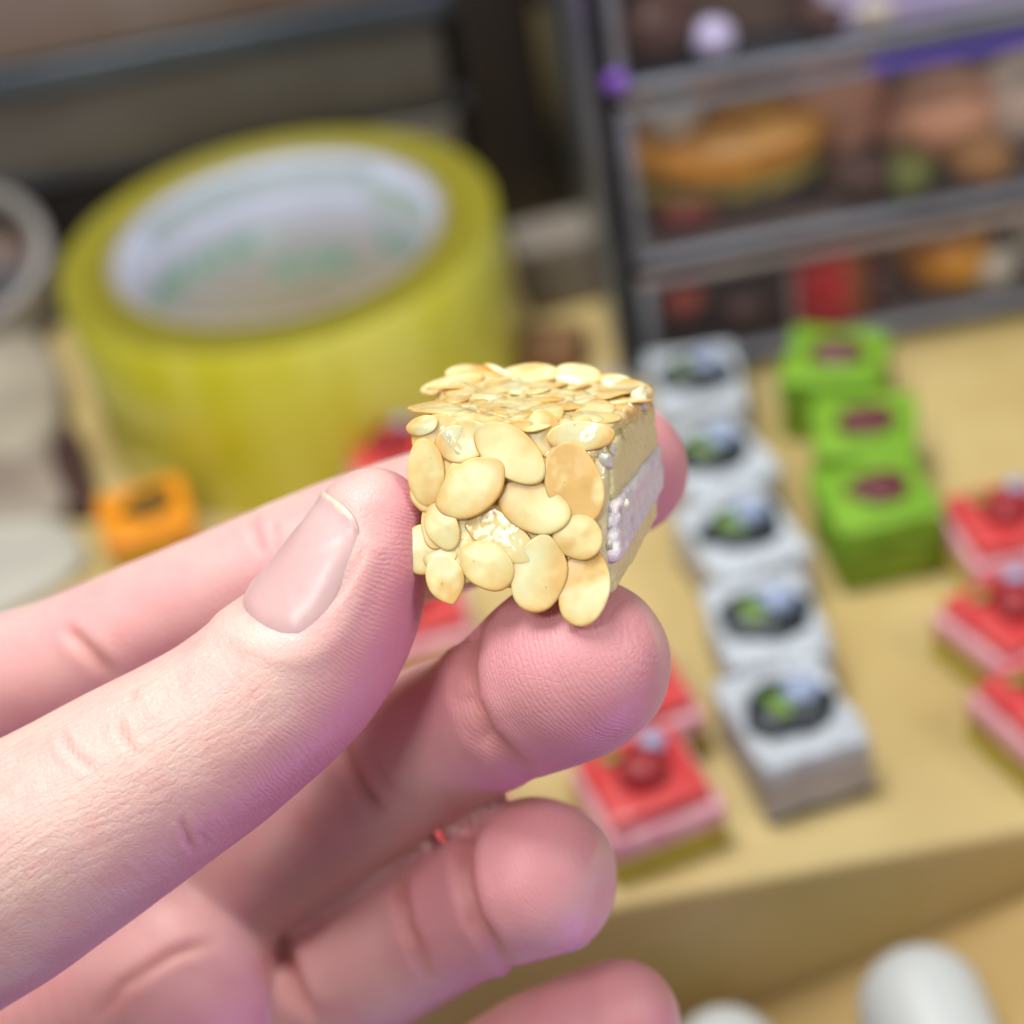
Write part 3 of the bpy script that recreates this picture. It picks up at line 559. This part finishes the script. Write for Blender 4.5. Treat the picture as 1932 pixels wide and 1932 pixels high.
#HAND
# ================================================================== THE HAND
def hp(px, py, d, r): return (P(px, py, d), r*d/FPX)
CH = {
 'thumb': [(-760, 2330, 22.2, 320), (-560, 2080, 21.2, 300), (-280, 1800, 20.0, 258), (0, 1642, 19.5, 222), (205, 1516, 19.4, 203), (400, 1392, 19.4, 184), (532, 1288, 19.4, 174), (612, 1186, 19.35, 163), (668, 1082, 19.3, 144), (702, 995, 19.3, 113)],
 'index': [(-900, 1850, 24.6, 260), (-700, 1600, 24.0, 190), (-300, 1395, 23.0, 138), (0, 1283, 22.2, 122), (150, 1236, 21.9, 124), (400, 1130, 21.5, 122), (620, 1048, 21.4, 133), (800, 992, 21.45, 140), (960, 948, 21.4, 132), (1090, 910, 21.35, 132), (1168, 885, 21.3, 130)],
 'middle': [(-800, 2320, 25.6, 260), (-450, 2130, 25.2, 210), (100, 1860, 24.4, 175), (370, 1700, 23.6, 158), (560, 1582, 22.6, 146), (700, 1480, 21.6, 142), (810, 1402, 21.0, 144), (890, 1368, 20.5, 140), (975, 1322, 19.95, 152), (1062, 1268, 19.5, 174), (1100, 1252, 19.35, 166)],
 'ring': [(-700, 2720, 25.8, 250), (-300, 2480, 25.6, 190), (180, 2150, 25.0, 160), (430, 1990, 24.2, 146), (610, 1878, 23.2, 136), (740, 1800, 22.2, 132), (840, 1742, 21.6, 130), (925, 1700, 21.1, 134), (1014, 1657, 20.7, 151)],
 'little': [(-400, 3020, 25.8, 220), (0, 2800, 25.4, 160), (450, 2450, 24.6, 128), (700, 2230, 23.6, 116), (850, 2090, 22.8, 108), (980, 2000, 22.0, 110), (1090, 1955, 21.6, 116), (1168, 1928, 21.4, 116)],
 'palm_a': [(-850, 2150, 25.2, 340), (-550, 1850, 24.8, 210), (-150, 1640, 24.2, 150)],
 'palm_b': [(-1000, 2600, 25.6, 420), (-350, 2270, 24.9, 300), (60, 2040, 23.9, 250), (300, 1870, 23.1, 208), (352, 1812, 22.95, 182)],
 'palm_d': [(100, 2500, 25.0, 330), (230, 2200, 24.2, 270), (318, 1960, 23.3, 205), (340, 1850, 23.0, 190)],
 'palm_c': [(-1150, 2850, 25.8, 420), (-900, 2500, 25.0, 400), (-500, 2150, 23.6, 290)],
}
def catmull(pts, per=14):
    out = []
    A = [np.array([*p[0], p[1]]) for p in pts]
    A = [2*A[0]-A[1]]+A+[2*A[-1]-A[-2]]
    for i in range(1, len(A)-2):
        for k in range(per):
            t_ = k/per; p0, p1, p2, p3 = A[i-1:i+3]
            out.append(0.5*((2*p1)+(-p0+p2)*t_+(2*p0-5*p1+4*p2-p3)*t_*t_+(-p0+3*p1-3*p2+p3)*t_**3))
    out.append(A[-2]); return np.array(out)
chains = {}; s_at = {}
for k, pts in CH.items():
    c = catmull([hp(*p) for p in pts], 14 if k in ('thumb', 'index', 'middle', 'ring', 'little') else 8)
    L = np.concatenate([[0], np.cumsum(np.linalg.norm(np.diff(c[:, :3], axis=0), axis=1))])
    chains[k] = (c.astype(np.float32), (L[-1]-L).astype(np.float32))             # second: distance from the tip in cm
keys = list(chains)
nCAM = np.array(CAM, np.float32); nRT, nUP, nFW = (np.array(q, np.float32) for q in (RT, UP, FW))
def topx(V):
    q = V-nCAM; d = q@nFW; return CX+FPX*(q@nRT)/d, CX-FPX*(q@nUP)/d, d
def seg_eval(V, c, L):
    c = c.copy(); o_ = c[len(c)//2, :3].copy(); c[:, :3] -= o_; V = V-o_
    """distance, direction, arc position, index, all for nearest point of a tapered chain"""
    A = c[:-1, :3]; B = c[1:, :3]; rA = c[:-1, 3]; rB = c[1:, 3]; AB = B-A; l2 = (AB**2).sum(1)+1e-12
    dot = V@AB.T - (A*AB).sum(1)[None]; t_ = np.clip(dot/l2[None], 0, 1)
    V2 = (V**2).sum(1)[:, None]; VA = V@A.T; A2 = (A**2).sum(1)[None]
    d2 = V2-2*VA+A2-2*t_*dot+t_*t_*l2[None]
    d = np.sqrt(np.maximum(d2, 1e-12))-(rA+(rB-rA)*t_)
    j = d.argmin(1); r_ = np.arange(len(V)); tj = t_[r_, j]
    Q = A[j]+AB[j]*tj[:, None]; off = V-Q; n_ = np.linalg.norm(off, axis=1)+1e-9
    return d[r_, j], off/n_[:, None], L[:-1][j]+(L[1:][j]-L[:-1][j])*tj, AB[j]/np.sqrt(l2[j])[:, None], Q, n_
palmc = np.array(P(-500, 2150, 24.5))
def field(V, full=False):
    ds, gs, ss, ts = [], [], [], []
    for k in keys:
        c, L = chains[k]; d, g, s, tg, Q, _ = seg_eval(V, c, L); ds.append(d); gs.append(g); ss.append(s); ts.append(tg)
    D_ = np.stack(ds, 1); G = np.stack(gs, 1)
    dist = np.linalg.norm(V-palmc, axis=1)
    kk = 0.05+0.30*np.clip(1-(dist-3.5)/4.5, 0, 1)**1.5
    m_ = D_.min(1, keepdims=True); W = np.exp(-(D_-m_)/kk[:, None]); S_ = W.sum(1)
    d = m_[:, 0]-kk*np.log(S_); g = (W[:, :, None]*G).sum(1)/S_[:, None]; g /= np.linalg.norm(g, axis=1)[:, None]+1e-9
    if full: return d, g, D_, np.stack(ss, 1), np.stack(ts, 1), G
    return d, g
def chunks(V, f, n=15000): 
    r = [f(V[i:i+n]) for i in range(0, len(V), n)]
    return [np.concatenate(x) for x in zip(*r)]
# a first closed skin from overlapping balls, then every vertex is drawn onto the smooth field
bm = bmesh.new()
for k in keys:
    c, L = chains[k]; last = None
    for row in c:
        if last is not None and np.linalg.norm(row[:3]-last) < row[3]*0.22 and row is not c[-1]: continue
        last = row[:3]
        bmesh.ops.create_icosphere(bm, subdivisions=3, radius=float(row[3]), matrix=Matrix.Translation(Vector(row[:3])))
me = bpy.data.meshes.new('hand'); bm.to_mesh(me); bm.free()
ho = bpy.data.objects.new('hand', me); col.objects.link(ho)
rm = ho.modifiers.new('r', 'REMESH'); rm.mode = 'VOXEL'; rm.voxel_size = 0.10; rm.adaptivity = 0
sm = ho.modifiers.new('s', 'SMOOTH'); sm.iterations = 6; sm.factor = 0.5
def pull(me, its):
    V = np.empty(len(me.vertices)*3, np.float32); me.vertices.foreach_get('co', V); V = V.reshape(-1, 3)
    for it in range(its):
        d, g = chunks(V, lambda x: field(x)); V = (V - g*d[:, None]*0.9).astype(np.float32)
    me.vertices.foreach_set('co', V.ravel()); me.update(); return V
dg = bpy.context.evaluated_depsgraph_get(); me2 = bpy.data.meshes.new_from_object(ho.evaluated_get(dg))
ho.modifiers.clear(); ho.data = me2; pull(me2, 2)
sb = ho.modifiers.new('d', 'SUBSURF'); sb.subdivision_type = 'CATMULL_CLARK'; sb.levels = 1; sb.render_levels = 1
dg = bpy.context.evaluated_depsgraph_get(); me2 = bpy.data.meshes.new_from_object(ho.evaluated_get(dg))
ho.modifiers.clear(); ho.data = me2; me = me2
V = pull(me, 1)
d, g, D_, SS, TT, G = chunks(V, lambda x: field(x, True))
fid = D_.argmin(1); idx = {k: i for i, k in enumerate(keys)}
rr = np.arange(len(V)); S_ = SS[rr, fid]; T_ = TT[rr, fid]
px, py, dep = topx(V); facing = -(g@nFW)          # >0 looks at the camera
# creases and folds: (chain, [(x, y)...], half-width px, depth cm)
CREASE = [
 ('middle', [(925, 1130), (892, 1190), (880, 1255), (886, 1320), (918, 1390), (965, 1435), (1020, 1475)], 15, 0.12), ('middle', [(868, 1230), (858, 1300), (880, 1370), (925, 1440)], 10, 0.025),
 ('middle', [(640, 1385), (655, 1440), (690, 1500), (730, 1545)], 13, 0.055), ('middle', [(690, 1400), (715, 1450), (760, 1520)], 10, 0.015),
 
 ('ring', [(925, 1520), (886, 1560), (873, 1610), (878, 1670), (897, 1735), (940, 1800), (980, 1840)], 13, 0.10), ('ring', [(765, 1640), (756, 1680), (768, 1750), (815, 1835)], 12, 0.07), ('ring', [(775, 1790), (820, 1850)], 10, 0.03),
 ('ring', [(520, 1740), (535, 1800), (560, 1870), (590, 1932)], 15, 0.10),
 ('index', [(115, 1176), (165, 1225), (225, 1285)], 12, 0.05), ('index', [(482, 960), (480, 1000), (497, 1050)], 9, 0.03),
 ('index', [(515, 980), (520, 1040)], 7, 0.015),
 ('thumb', [(222, 1350), (230, 1385), (247, 1410), (262, 1432)], 7, 0.035), ('thumb', [(112, 1372), (125, 1405), (150, 1432), (180, 1460)], 8, 0.03), ('thumb', [(252, 1300), (255, 1325)], 6, 0.03),
 ('thumb', [(338, 1540), (352, 1575), (366, 1610)], 6, 0.03), ('thumb', [(375, 1560), (392, 1600)], 6, 0.015),
 ('thumb', [(515, 1187), (560, 1178), (605, 1150), (640, 1115), (676, 1055), (690, 1020)], 7, 0.03),
 ('palm_b', [(180, 1932), (230, 1860), (330, 1800), (420, 1770)], 12, 0.04),
]
def polydist(pts):
    best = np.full(len(V), 1e9); par = np.zeros(len(V)); n_ = len(pts)-1; q_ = -1
    for (x0, y0), (x1, y1) in zip(pts[:-1], pts[1:]):
        dx, dy = x1-x0, y1-y0; t_ = np.clip(((px-x0)*dx+(py-y0)*dy)/(dx*dx+dy*dy), 0, 1)
        q_ += 1; dd = np.hypot(px-x0-t_*dx, py-y0-t_*dy); m_ = dd < best; best = np.where(m_, dd, best); par = np.where(m_, (q_+t_)/n_, par)
    return best, np.clip(np.sin(np.pi*np.clip(par, 0.0, 1.0))*1.5, 0, 1)
disp = np.zeros(len(V)); redline = np.zeros(len(V))
near = D_ < 0.12
for (k, pts, hw, dp) in CREASE:
    bd, fade = polydist(pts); ok = ((facing > 0.0) & near[:, idx[k]])*fade
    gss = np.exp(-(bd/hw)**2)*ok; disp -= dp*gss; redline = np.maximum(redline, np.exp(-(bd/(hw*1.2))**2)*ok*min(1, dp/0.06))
    disp += dp*0.25*np.exp(-((bd-hw*2.2)/(hw*1.2))**2)*ok
# gentle unevenness of flesh
sm01 = lambda x: np.clip(x, 0, 1)**2*(3-2*np.clip(x, 0, 1))
nz = np.array([mnoise.noise(Vector(v)*1.1)*0.022+mnoise.noise(Vector(v)*2.6)*0.008 for v in V]); disp += nz
V = V+g*disp[:, None]
# thumb nail frame (used for the seat of the nail and the nail itself)
def nailframe(k, s_tip, lean, side):
    """A along finger to tip, N outward through the middle of the nail, origin on the bone"""
    c, L = chains[k]; j = int(np.argmin(abs(L-s_tip))); j = max(1, min(j, len(c)-2))
    A = c[j+1, :3]-c[j-1, :3]; A /= np.linalg.norm(A); O = c[j, :3]
    toC = nCAM-O; toC -= A*(toC@A); toC /= np.linalg.norm(toC); Sd = np.cross(A, toC)*side
    N_ = toC*math.cos(R(lean))+Sd*math.sin(R(lean)); B = np.cross(A, N_)
    return O, A, N_, B, c[j, 3]
NF = {}
for k, s_tip, lean, side in (('thumb', 0.55, 60, -1), ('index', 0.45, 150, -1), ('middle', 0.45, 165, 1), ('ring', 0.4, 118, 1), ('little', 0.4, 150, 1)):
    O, A, N_, B, r0 = nailframe(k, s_tip, lean, side)
    if k == 'thumb' and (N_@nRT) > 0: N_ = nailframe(k, s_tip, lean, 1)[2]; B = np.cross(A, N_)
    if k in ('index', 'middle', 'little') and (N_@nFW) < 0: N_ = nailframe(k, s_tip, lean, -side)[2]; B = np.cross(A, N_)
    if k == 'ring' and (N_@nRT) < 0: N_ = nailframe(k, s_tip, lean, -1)[2]; B = np.cross(A, N_)
    NF[k] = (O, A, N_, B, r0)
def nailcoords(k, X):
    O, A, N_, B, r0 = NF[k]; q = X-O; return q@A, np.degrees(np.arctan2(q@B, q@N_)), np.hypot(q@B, q@N_)
# lengths along A relative to the origin, and half angle
NL = {'thumb': (-0.74, 0.70, 58), 'index': (-0.5, 0.62, 46), 'middle': (-0.5, 0.62, 46), 'ring': (-0.45, 0.55, 48), 'little': (-0.4, 0.5, 48)}
for k in NF:
    a0_, a1_, ha = NL[k]; la, th_, rad = nailcoords(k, V)
    e1 = (la-(a0_+a1_)/2)/((a1_-a0_)/2); e2 = th_/ha
    q_ = (abs(e1)**3.2+abs(e2)**3.2)**(1/3.2)
    own = (D_[:, idx[k]] < 0.2)
    dsp = -0.055*sm01((1.06-q_)/0.22)+0.022*np.exp(-((q_-1.20)/0.13)**2)*(e1 < 0.75)
    V = V+g*(dsp*own)[:, None]
V_ = V.astype(np.float32)
me.vertices.foreach_set('co', V_.ravel()); me.update()
# colour and relief guides, kept as attributes of the skin
theta = np.zeros(len(V)); 
for k in keys:
    if k in NF:
        O, A, N_, B, r0 = NF[k]; sel = fid == idx[k]; gg = g[sel]; tt = T_[sel]
        n2 = N_[None]-tt*(tt@N_)[:, None]; n2 /= np.linalg.norm(n2, axis=1)[:, None]+1e-9; b2 = np.cross(tt, n2)
        theta[sel] = np.arctan2((gg*b2).sum(1), (gg*n2).sum(1))
rad_ = 0.85
offv = np.zeros_like(V); U_ = S_.copy(); Y_ = theta*rad_
for k in keys:
    sel = fid == idx[k]; c, L = chains[k]; _, og, s_, tg, Q, nn = seg_eval(V[sel].astype(np.float32), c, L)
    off = og*nn[:, None]; U_[sel] = s_-(off*tg).sum(1)
    if k in NF:
        O, A, N_, B, r0 = NF[k]; n2 = N_[None]-tg*(tg@N_)[:, None]; n2 /= np.linalg.norm(n2, axis=1)[:, None]+1e-9; b2 = np.cross(tg, n2); Y_[sel] = (off*b2).sum(1)
fc = np.stack([U_, Y_, fid.astype(float)*3.7], 1)
pad = np.zeros(len(V)); knuckle = np.zeros(len(V)); ridge = np.zeros(len(V))
sm01_ = lambda x: np.clip(x, 0, 1)**2*(3-2*np.clip(x, 0, 1))
for k in ('thumb', 'index', 'middle', 'ring', 'little'):
    sel = fid == idx[k]; s = S_[sel]; palmar = sm01((np.abs(theta[sel])-1.05)/0.9)
    pad[sel] = sm01(1-(s-0.9)/2.2)*(0.35+0.65*palmar)
    pad[sel] = np.maximum(pad[sel], 0.55*palmar)
    if k == 'thumb':
        pad[sel] = sm01(1-(s-2.4)/2.6)*sm01((np.abs(theta[sel])-0.75)/1.1)*1.0+0.35*sm01(1-s/1.7)
    ridge[sel] = palmar*sm01(1-(s-1.7)/0.5) if k != 'thumb' else sm01((np.abs(theta[sel])-0.9)/0.5)*sm01(1-(s-2.2)/0.8)
    if k == 'thumb': knuckle[sel] = sm01((s-1.3)/0.8)*(1-sm01((np.abs(theta[sel])-1.5)/1.0))
for k in ('palm_a', 'palm_b', 'palm_c', 'palm_d'): pad[fid == idx[k]] = 0.6
def addattr(name, arr, typ='FLOAT'):
    a = me.attributes.new(name, typ, 'POINT')
    if typ == 'FLOAT': a.data.foreach_set('value', arr.astype(np.float32))
    else: a.data.foreach_set('vector', arr.astype(np.float32).ravel())
addattr('pad', pad); addattr('knuckle', knuckle); addattr('ridge', ridge); addattr('crease', redline); addattr('fc', fc, 'FLOAT_VECTOR')
def skin_material():
    m = bpy.data.materials.new('skin'); m.use_nodes = True; nt = m.node_tree; b = nt.nodes['Principled BSDF']; N = nt.nodes.new; Lk = nt.links.new
    def att(n_): a = N('ShaderNodeAttribute'); a.attribute_name = n_; return a
    def math_(op, a, b_=None, c_=None):
        x = N('ShaderNodeMath'); x.operation = op
        for i, q in enumerate((a, b_, c_)):
            if q is None: continue
            if isinstance(q, (int, float)): x.inputs[i].default_value = q
            else: Lk(q, x.inputs[i])
        return x.outputs[0]
    def mix(f, c1_, c2_):
        x = N('ShaderNodeMix'); x.data_type = 'RGBA'
        if isinstance(f, (int, float)): x.inputs[0].default_value = f
        else: Lk(f, x.inputs[0])
        for i, q in ((6, c1_), (7, c2_)):
            if isinstance(q, tuple): x.inputs[i].default_value = (*q, 1)
            else: Lk(q, x.inputs[i])
        return x.outputs[2]
    tc = N('ShaderNodeTexCoord'); fcv = att('fc').outputs['Vector']
    n1 = N('ShaderNodeTexNoise'); n1.inputs['Scale'].default_value = 1.1; n1.inputs['Detail'].default_value = 5; Lk(tc.outputs['Object'], n1.inputs['Vector'])
    mot = N('ShaderNodeMapRange'); mot.inputs[1].default_value = 0.35; mot.inputs[2].default_value = 0.68; Lk(n1.outputs['Fac'], mot.inputs[0])
    c = mix(mot.outputs[0], (0.74, 0.555, 0.47), (0.75, 0.47, 0.43))
    n3 = N('ShaderNodeTexNoise'); n3.inputs['Scale'].default_value = 9; n3.inputs['Detail'].default_value = 3; Lk(tc.outputs['Object'], n3.inputs['Vector'])
    c = mix(math_('MULTIPLY', n3.outputs['Fac'], 0.25), c, (0.72, 0.42, 0.39))
    nb = N('ShaderNodeTexNoise'); nb.inputs['Scale'].default_value = 2.3; nb.inputs['Detail'].default_value = 6; nb.inputs['Roughness'].default_value = 0.65; Lk(tc.outputs['Object'], nb.inputs['Vector'])
    mb = N('ShaderNodeMapRange'); mb.inputs[1].default_value = 0.48; mb.inputs[2].default_value = 0.72; mb.inputs[4].default_value = 0.55; Lk(nb.outputs['Fac'], mb.inputs[0])
    c = mix(mb.outputs[0], c, (0.74, 0.36, 0.33))
    c = mix(math_('MULTIPLY', att('pad').outputs['Fac'], 0.80), c, (0.72, 0.29, 0.33))
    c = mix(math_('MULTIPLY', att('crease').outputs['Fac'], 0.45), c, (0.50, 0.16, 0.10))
    Lk(c, b.inputs['Base Color'])
    b.inputs['Roughness'].default_value = 0.44; b.inputs['Specular IOR Level'].default_value = 0.42
    b.inputs['Subsurface Weight'].default_value = 0.55; b.inputs['Subsurface Radius'].default_value = (0.22, 0.085, 0.055); b.inputs['Subsurface Scale'].default_value = 1.0
    # papillary ridges across the pads
    def scaled(sx, sy, sz):
        mp = N('ShaderNodeMapping'); mp.inputs['Scale'].default_value = (sx, sy, sz); Lk(fcv, mp.inputs[0]); return mp.outputs[0]
    wn = N('ShaderNodeTexNoise'); wn.inputs['Scale'].default_value = 1.3; wn.inputs['Detail'].default_value = 2; Lk(tc.outputs['Object'], wn.inputs['Vector'])
    wv = N('ShaderNodeTexWave'); wv.wave_type = 'BANDS'; wv.bands_direction = 'X'; wv.inputs['Scale'].default_value = 7.6; wv.inputs['Distortion'].default_value = 0.6; wv.inputs['Detail'].default_value = 2; wv.inputs['Detail Scale'].default_value = 0.8
    sx = N('ShaderNodeSeparateXYZ'); Lk(fcv, sx.inputs[0])
    bend = math_('ADD', sx.outputs[0], math_('MULTIPLY', math_('MULTIPLY', sx.outputs[1], sx.outputs[1]), 0.12))
    cb = N('ShaderNodeCombineXYZ'); Lk(math_('ADD', bend, math_('MULTIPLY', wn.outputs['Fac'], 0.28)), cb.inputs[0]); Lk(sx.outputs[1], cb.inputs[1]); Lk(sx.outputs[2], cb.inputs[2]); Lk(cb.outputs[0], wv.inputs['Vector'])
    h = math_('MULTIPLY', math_('MULTIPLY', wv.outputs['Fac'], att('ridge').outputs['Fac']), 0.0026)
    # long fine wrinkles on the back of the thumb, and a crosshatch of skin cells
    w1 = N('ShaderNodeTexNoise'); w1.inputs['Scale'].default_value = 1.0; w1.inputs['Detail'].default_value = 3
    mp = N('ShaderNodeMapping'); mp.inputs['Rotation'].default_value = (0, 0, R(18)); mp.inputs['Scale'].default_value = (2.4, 20, 1); Lk(fcv, mp.inputs[0]); Lk(mp.outputs[0], w1.inputs['Vector'])
    w2 = N('ShaderNodeTexVoronoi'); w2.feature = 'DISTANCE_TO_EDGE'; w2.inputs['Scale'].default_value = 1.0
    Lk(scaled(8.0, 15, 1), w2.inputs['Vector'])
    w3 = N('ShaderNodeTexNoise'); w3.inputs['Scale'].default_value = 1.0; w3.inputs['Detail'].default_value = 2; Lk(scaled(11, 2.0, 1), w3.inputs['Vector'])
    vclip = math_('MINIMUM', w2.outputs['Distance'], 0.16)
    kn = att('knuckle').outputs['Fac']
    h2 = math_('MULTIPLY', math_('ADD', math_('ADD', math_('MULTIPLY', w1.outputs['Fac'], 0.016), math_('MULTIPLY', vclip, 0.010)), math_('MULTIPLY', w3.outputs['Fac'], 0.008)), kn)
    # general skin grain
    g1 = N('ShaderNodeTexVoronoi'); g1.feature = 'DISTANCE_TO_EDGE'; g1.inputs['Scale'].default_value = 14; Lk(tc.outputs['Object'], g1.inputs['Vector'])
    h3 = math_('MULTIPLY', math_('MINIMUM', g1.outputs['Distance'], 0.2), 0.012)
    H = math_('ADD', math_('ADD', h, h2), h3)
    bp = N('ShaderNodeBump'); bp.inputs['Distance'].default_value = 1.0; bp.inputs['Strength'].default_value = 0.85; Lk(H, bp.inputs['Height']); Lk(bp.outputs[0], b.inputs['Normal'])
    return m
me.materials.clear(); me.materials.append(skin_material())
me.polygons.foreach_set('use_smooth', [True]*len(me.polygons))
tag(ho, 'bare left hand pinching the almond cake between thumb and fingers', 'hand')
m_nail = mat('nail_pink', (0.78, 0.49, 0.46), 0.36, (0.75, 0.43, 0.41), 1.5, 0.006, 5, coat=0.04, sss=0.3)
nt = m_nail.node_tree; b = nt.nodes['Principled BSDF']; oldc = b.inputs['Base Color'].links[0].from_socket
at = nt.nodes.new('ShaderNodeAttribute'); at.attribute_name = 'tipward'; tcn = nt.nodes.new('ShaderNodeTexCoord'); nn_ = nt.nodes.new('ShaderNodeTexNoise'); nn_.inputs['Scale'].default_value = 2.2; nt.links.new(tcn.outputs['Object'], nn_.inputs['Vector'])
ml = nt.nodes.new('ShaderNodeMath'); ml.operation = 'MULTIPLY_ADD'; ml.inputs[1].default_value = 0.30; nt.links.new(nn_.outputs['Fac'], ml.inputs[0]); nt.links.new(at.outputs['Fac'], ml.inputs[2])
mr = nt.nodes.new('ShaderNodeMapRange'); mr.inputs[1].default_value = 1.05; mr.inputs[2].default_value = 1.09; nt.links.new(ml.outputs[0], mr.inputs[0])
mxn = nt.nodes.new('ShaderNodeMix'); mxn.data_type = 'RGBA'; nt.links.new(mr.outputs[0], mxn.inputs[0]); nt.links.new(oldc, mxn.inputs[6]); mxn.inputs[7].default_value = (0.74, 0.60, 0.44, 1); nt.links.new(mxn.outputs[2], b.inputs['Base Color'])
from mathutils.bvhtree import BVHTree
bvh = BVHTree.FromPolygons([Vector(v) for v in V_.tolist()], [tuple(p.vertices) for p in me.polygons])
for k in NF:
    O, A, N_, B, r0 = NF[k]; a0_, a1_, ha = NL[k]; na, nt_ = 26, 26
    G_ = {}
    def surf(la, th_):
        o3 = Vector(O+A*la); dr = Vector(N_*math.cos(th_)+B*math.sin(th_)); hit = bvh.ray_cast(o3+dr*r0*1.35, -dr, r0*1.3)
        return hit[0], o3, dr
    pts = []
    for i in range(na+1):
        for j in range(nt_+1):
            e1, e2 = -1+2*i/na, -1+2*j/nt_
            mgn = max(abs(e1), abs(e2)); q_ = (abs(e1)**3.2+abs(e2)**3.2)**(1/3.2) if mgn > 0 else 1
            f_ = mgn/q_ if q_ > 0 else 1
            e1b, e2b = e1*f_, e2*f_
            la = (a0_+a1_)/2+e1b*(a1_-a0_)/2*1.0; th_ = R(e2b*ha)
            hq, o3, dr = surf(min(la, a1_), th_)
            r_h = min((hq-o3).length, r0*1.12) if hq else r0
            pts.append((r_h, la, th_, o3, dr, e1b, e2b))
    rs = np.array([p[0] for p in pts]).reshape(na+1, nt_+1)
    for _ in range(14):
        pd = np.pad(rs, 1, mode='edge'); rs = (pd[:-2, 1:-1]+pd[2:, 1:-1]+pd[1:-1, :-2]+pd[1:-1, 2:]+rs*2)/6
    rs = np.maximum(rs, rs.mean(1, keepdims=True)*0.9)
    bm = bmesh.new(); vt, vb = [], []
    for n_, (r_h, la, th_, o3, dr, e1b, e2b) in enumerate(pts):
        rr_ = rs[n_//(nt_+1), n_ % (nt_+1)]
        qb = (abs(e1b)**3.2+abs(e2b)**3.2)**(1/3.2); lift = 0.040 - 0.062*max(0, (qb-0.72)/0.28)**1.5*float(sm01(np.float64((0.98-e1b)/0.45)))
        vt.append(bm.verts.new(o3+dr*(rr_+lift))); vb.append(bm.verts.new(o3+dr*(rr_+lift-0.035)))
    W_ = nt_+1; nf = []
    for i in range(na):
        for j in range(nt_):
            a = i*W_+j; f = bm.faces.new((vt[a], vt[a+1], vt[a+W_+1], vt[a+W_])); 
            bm.faces.new((vb[a+W_], vb[a+W_+1], vb[a+1], vb[a]))
    for i in range(na):
        for j in (0, nt_):
            a = i*W_+j; bm.faces.new((vt[a], vt[a+W_], vb[a+W_], vb[a]))
    for j in range(nt_):
        for i in (0, na):
            a = i*W_+j; f = bm.faces.new((vt[a], vt[a+1], vb[a+1], vb[a])); 
    bmesh.ops.recalc_face_normals(bm, faces=bm.faces)
    o = frombm('fingernail', bm, m_nail, ho); ev = [p[5] for p in pts]
    at_ = o.data.attributes.new('tipward', 'FLOAT', 'POINT'); at_.data.foreach_set('value', [x for e_ in ev for x in (e_, e_)])
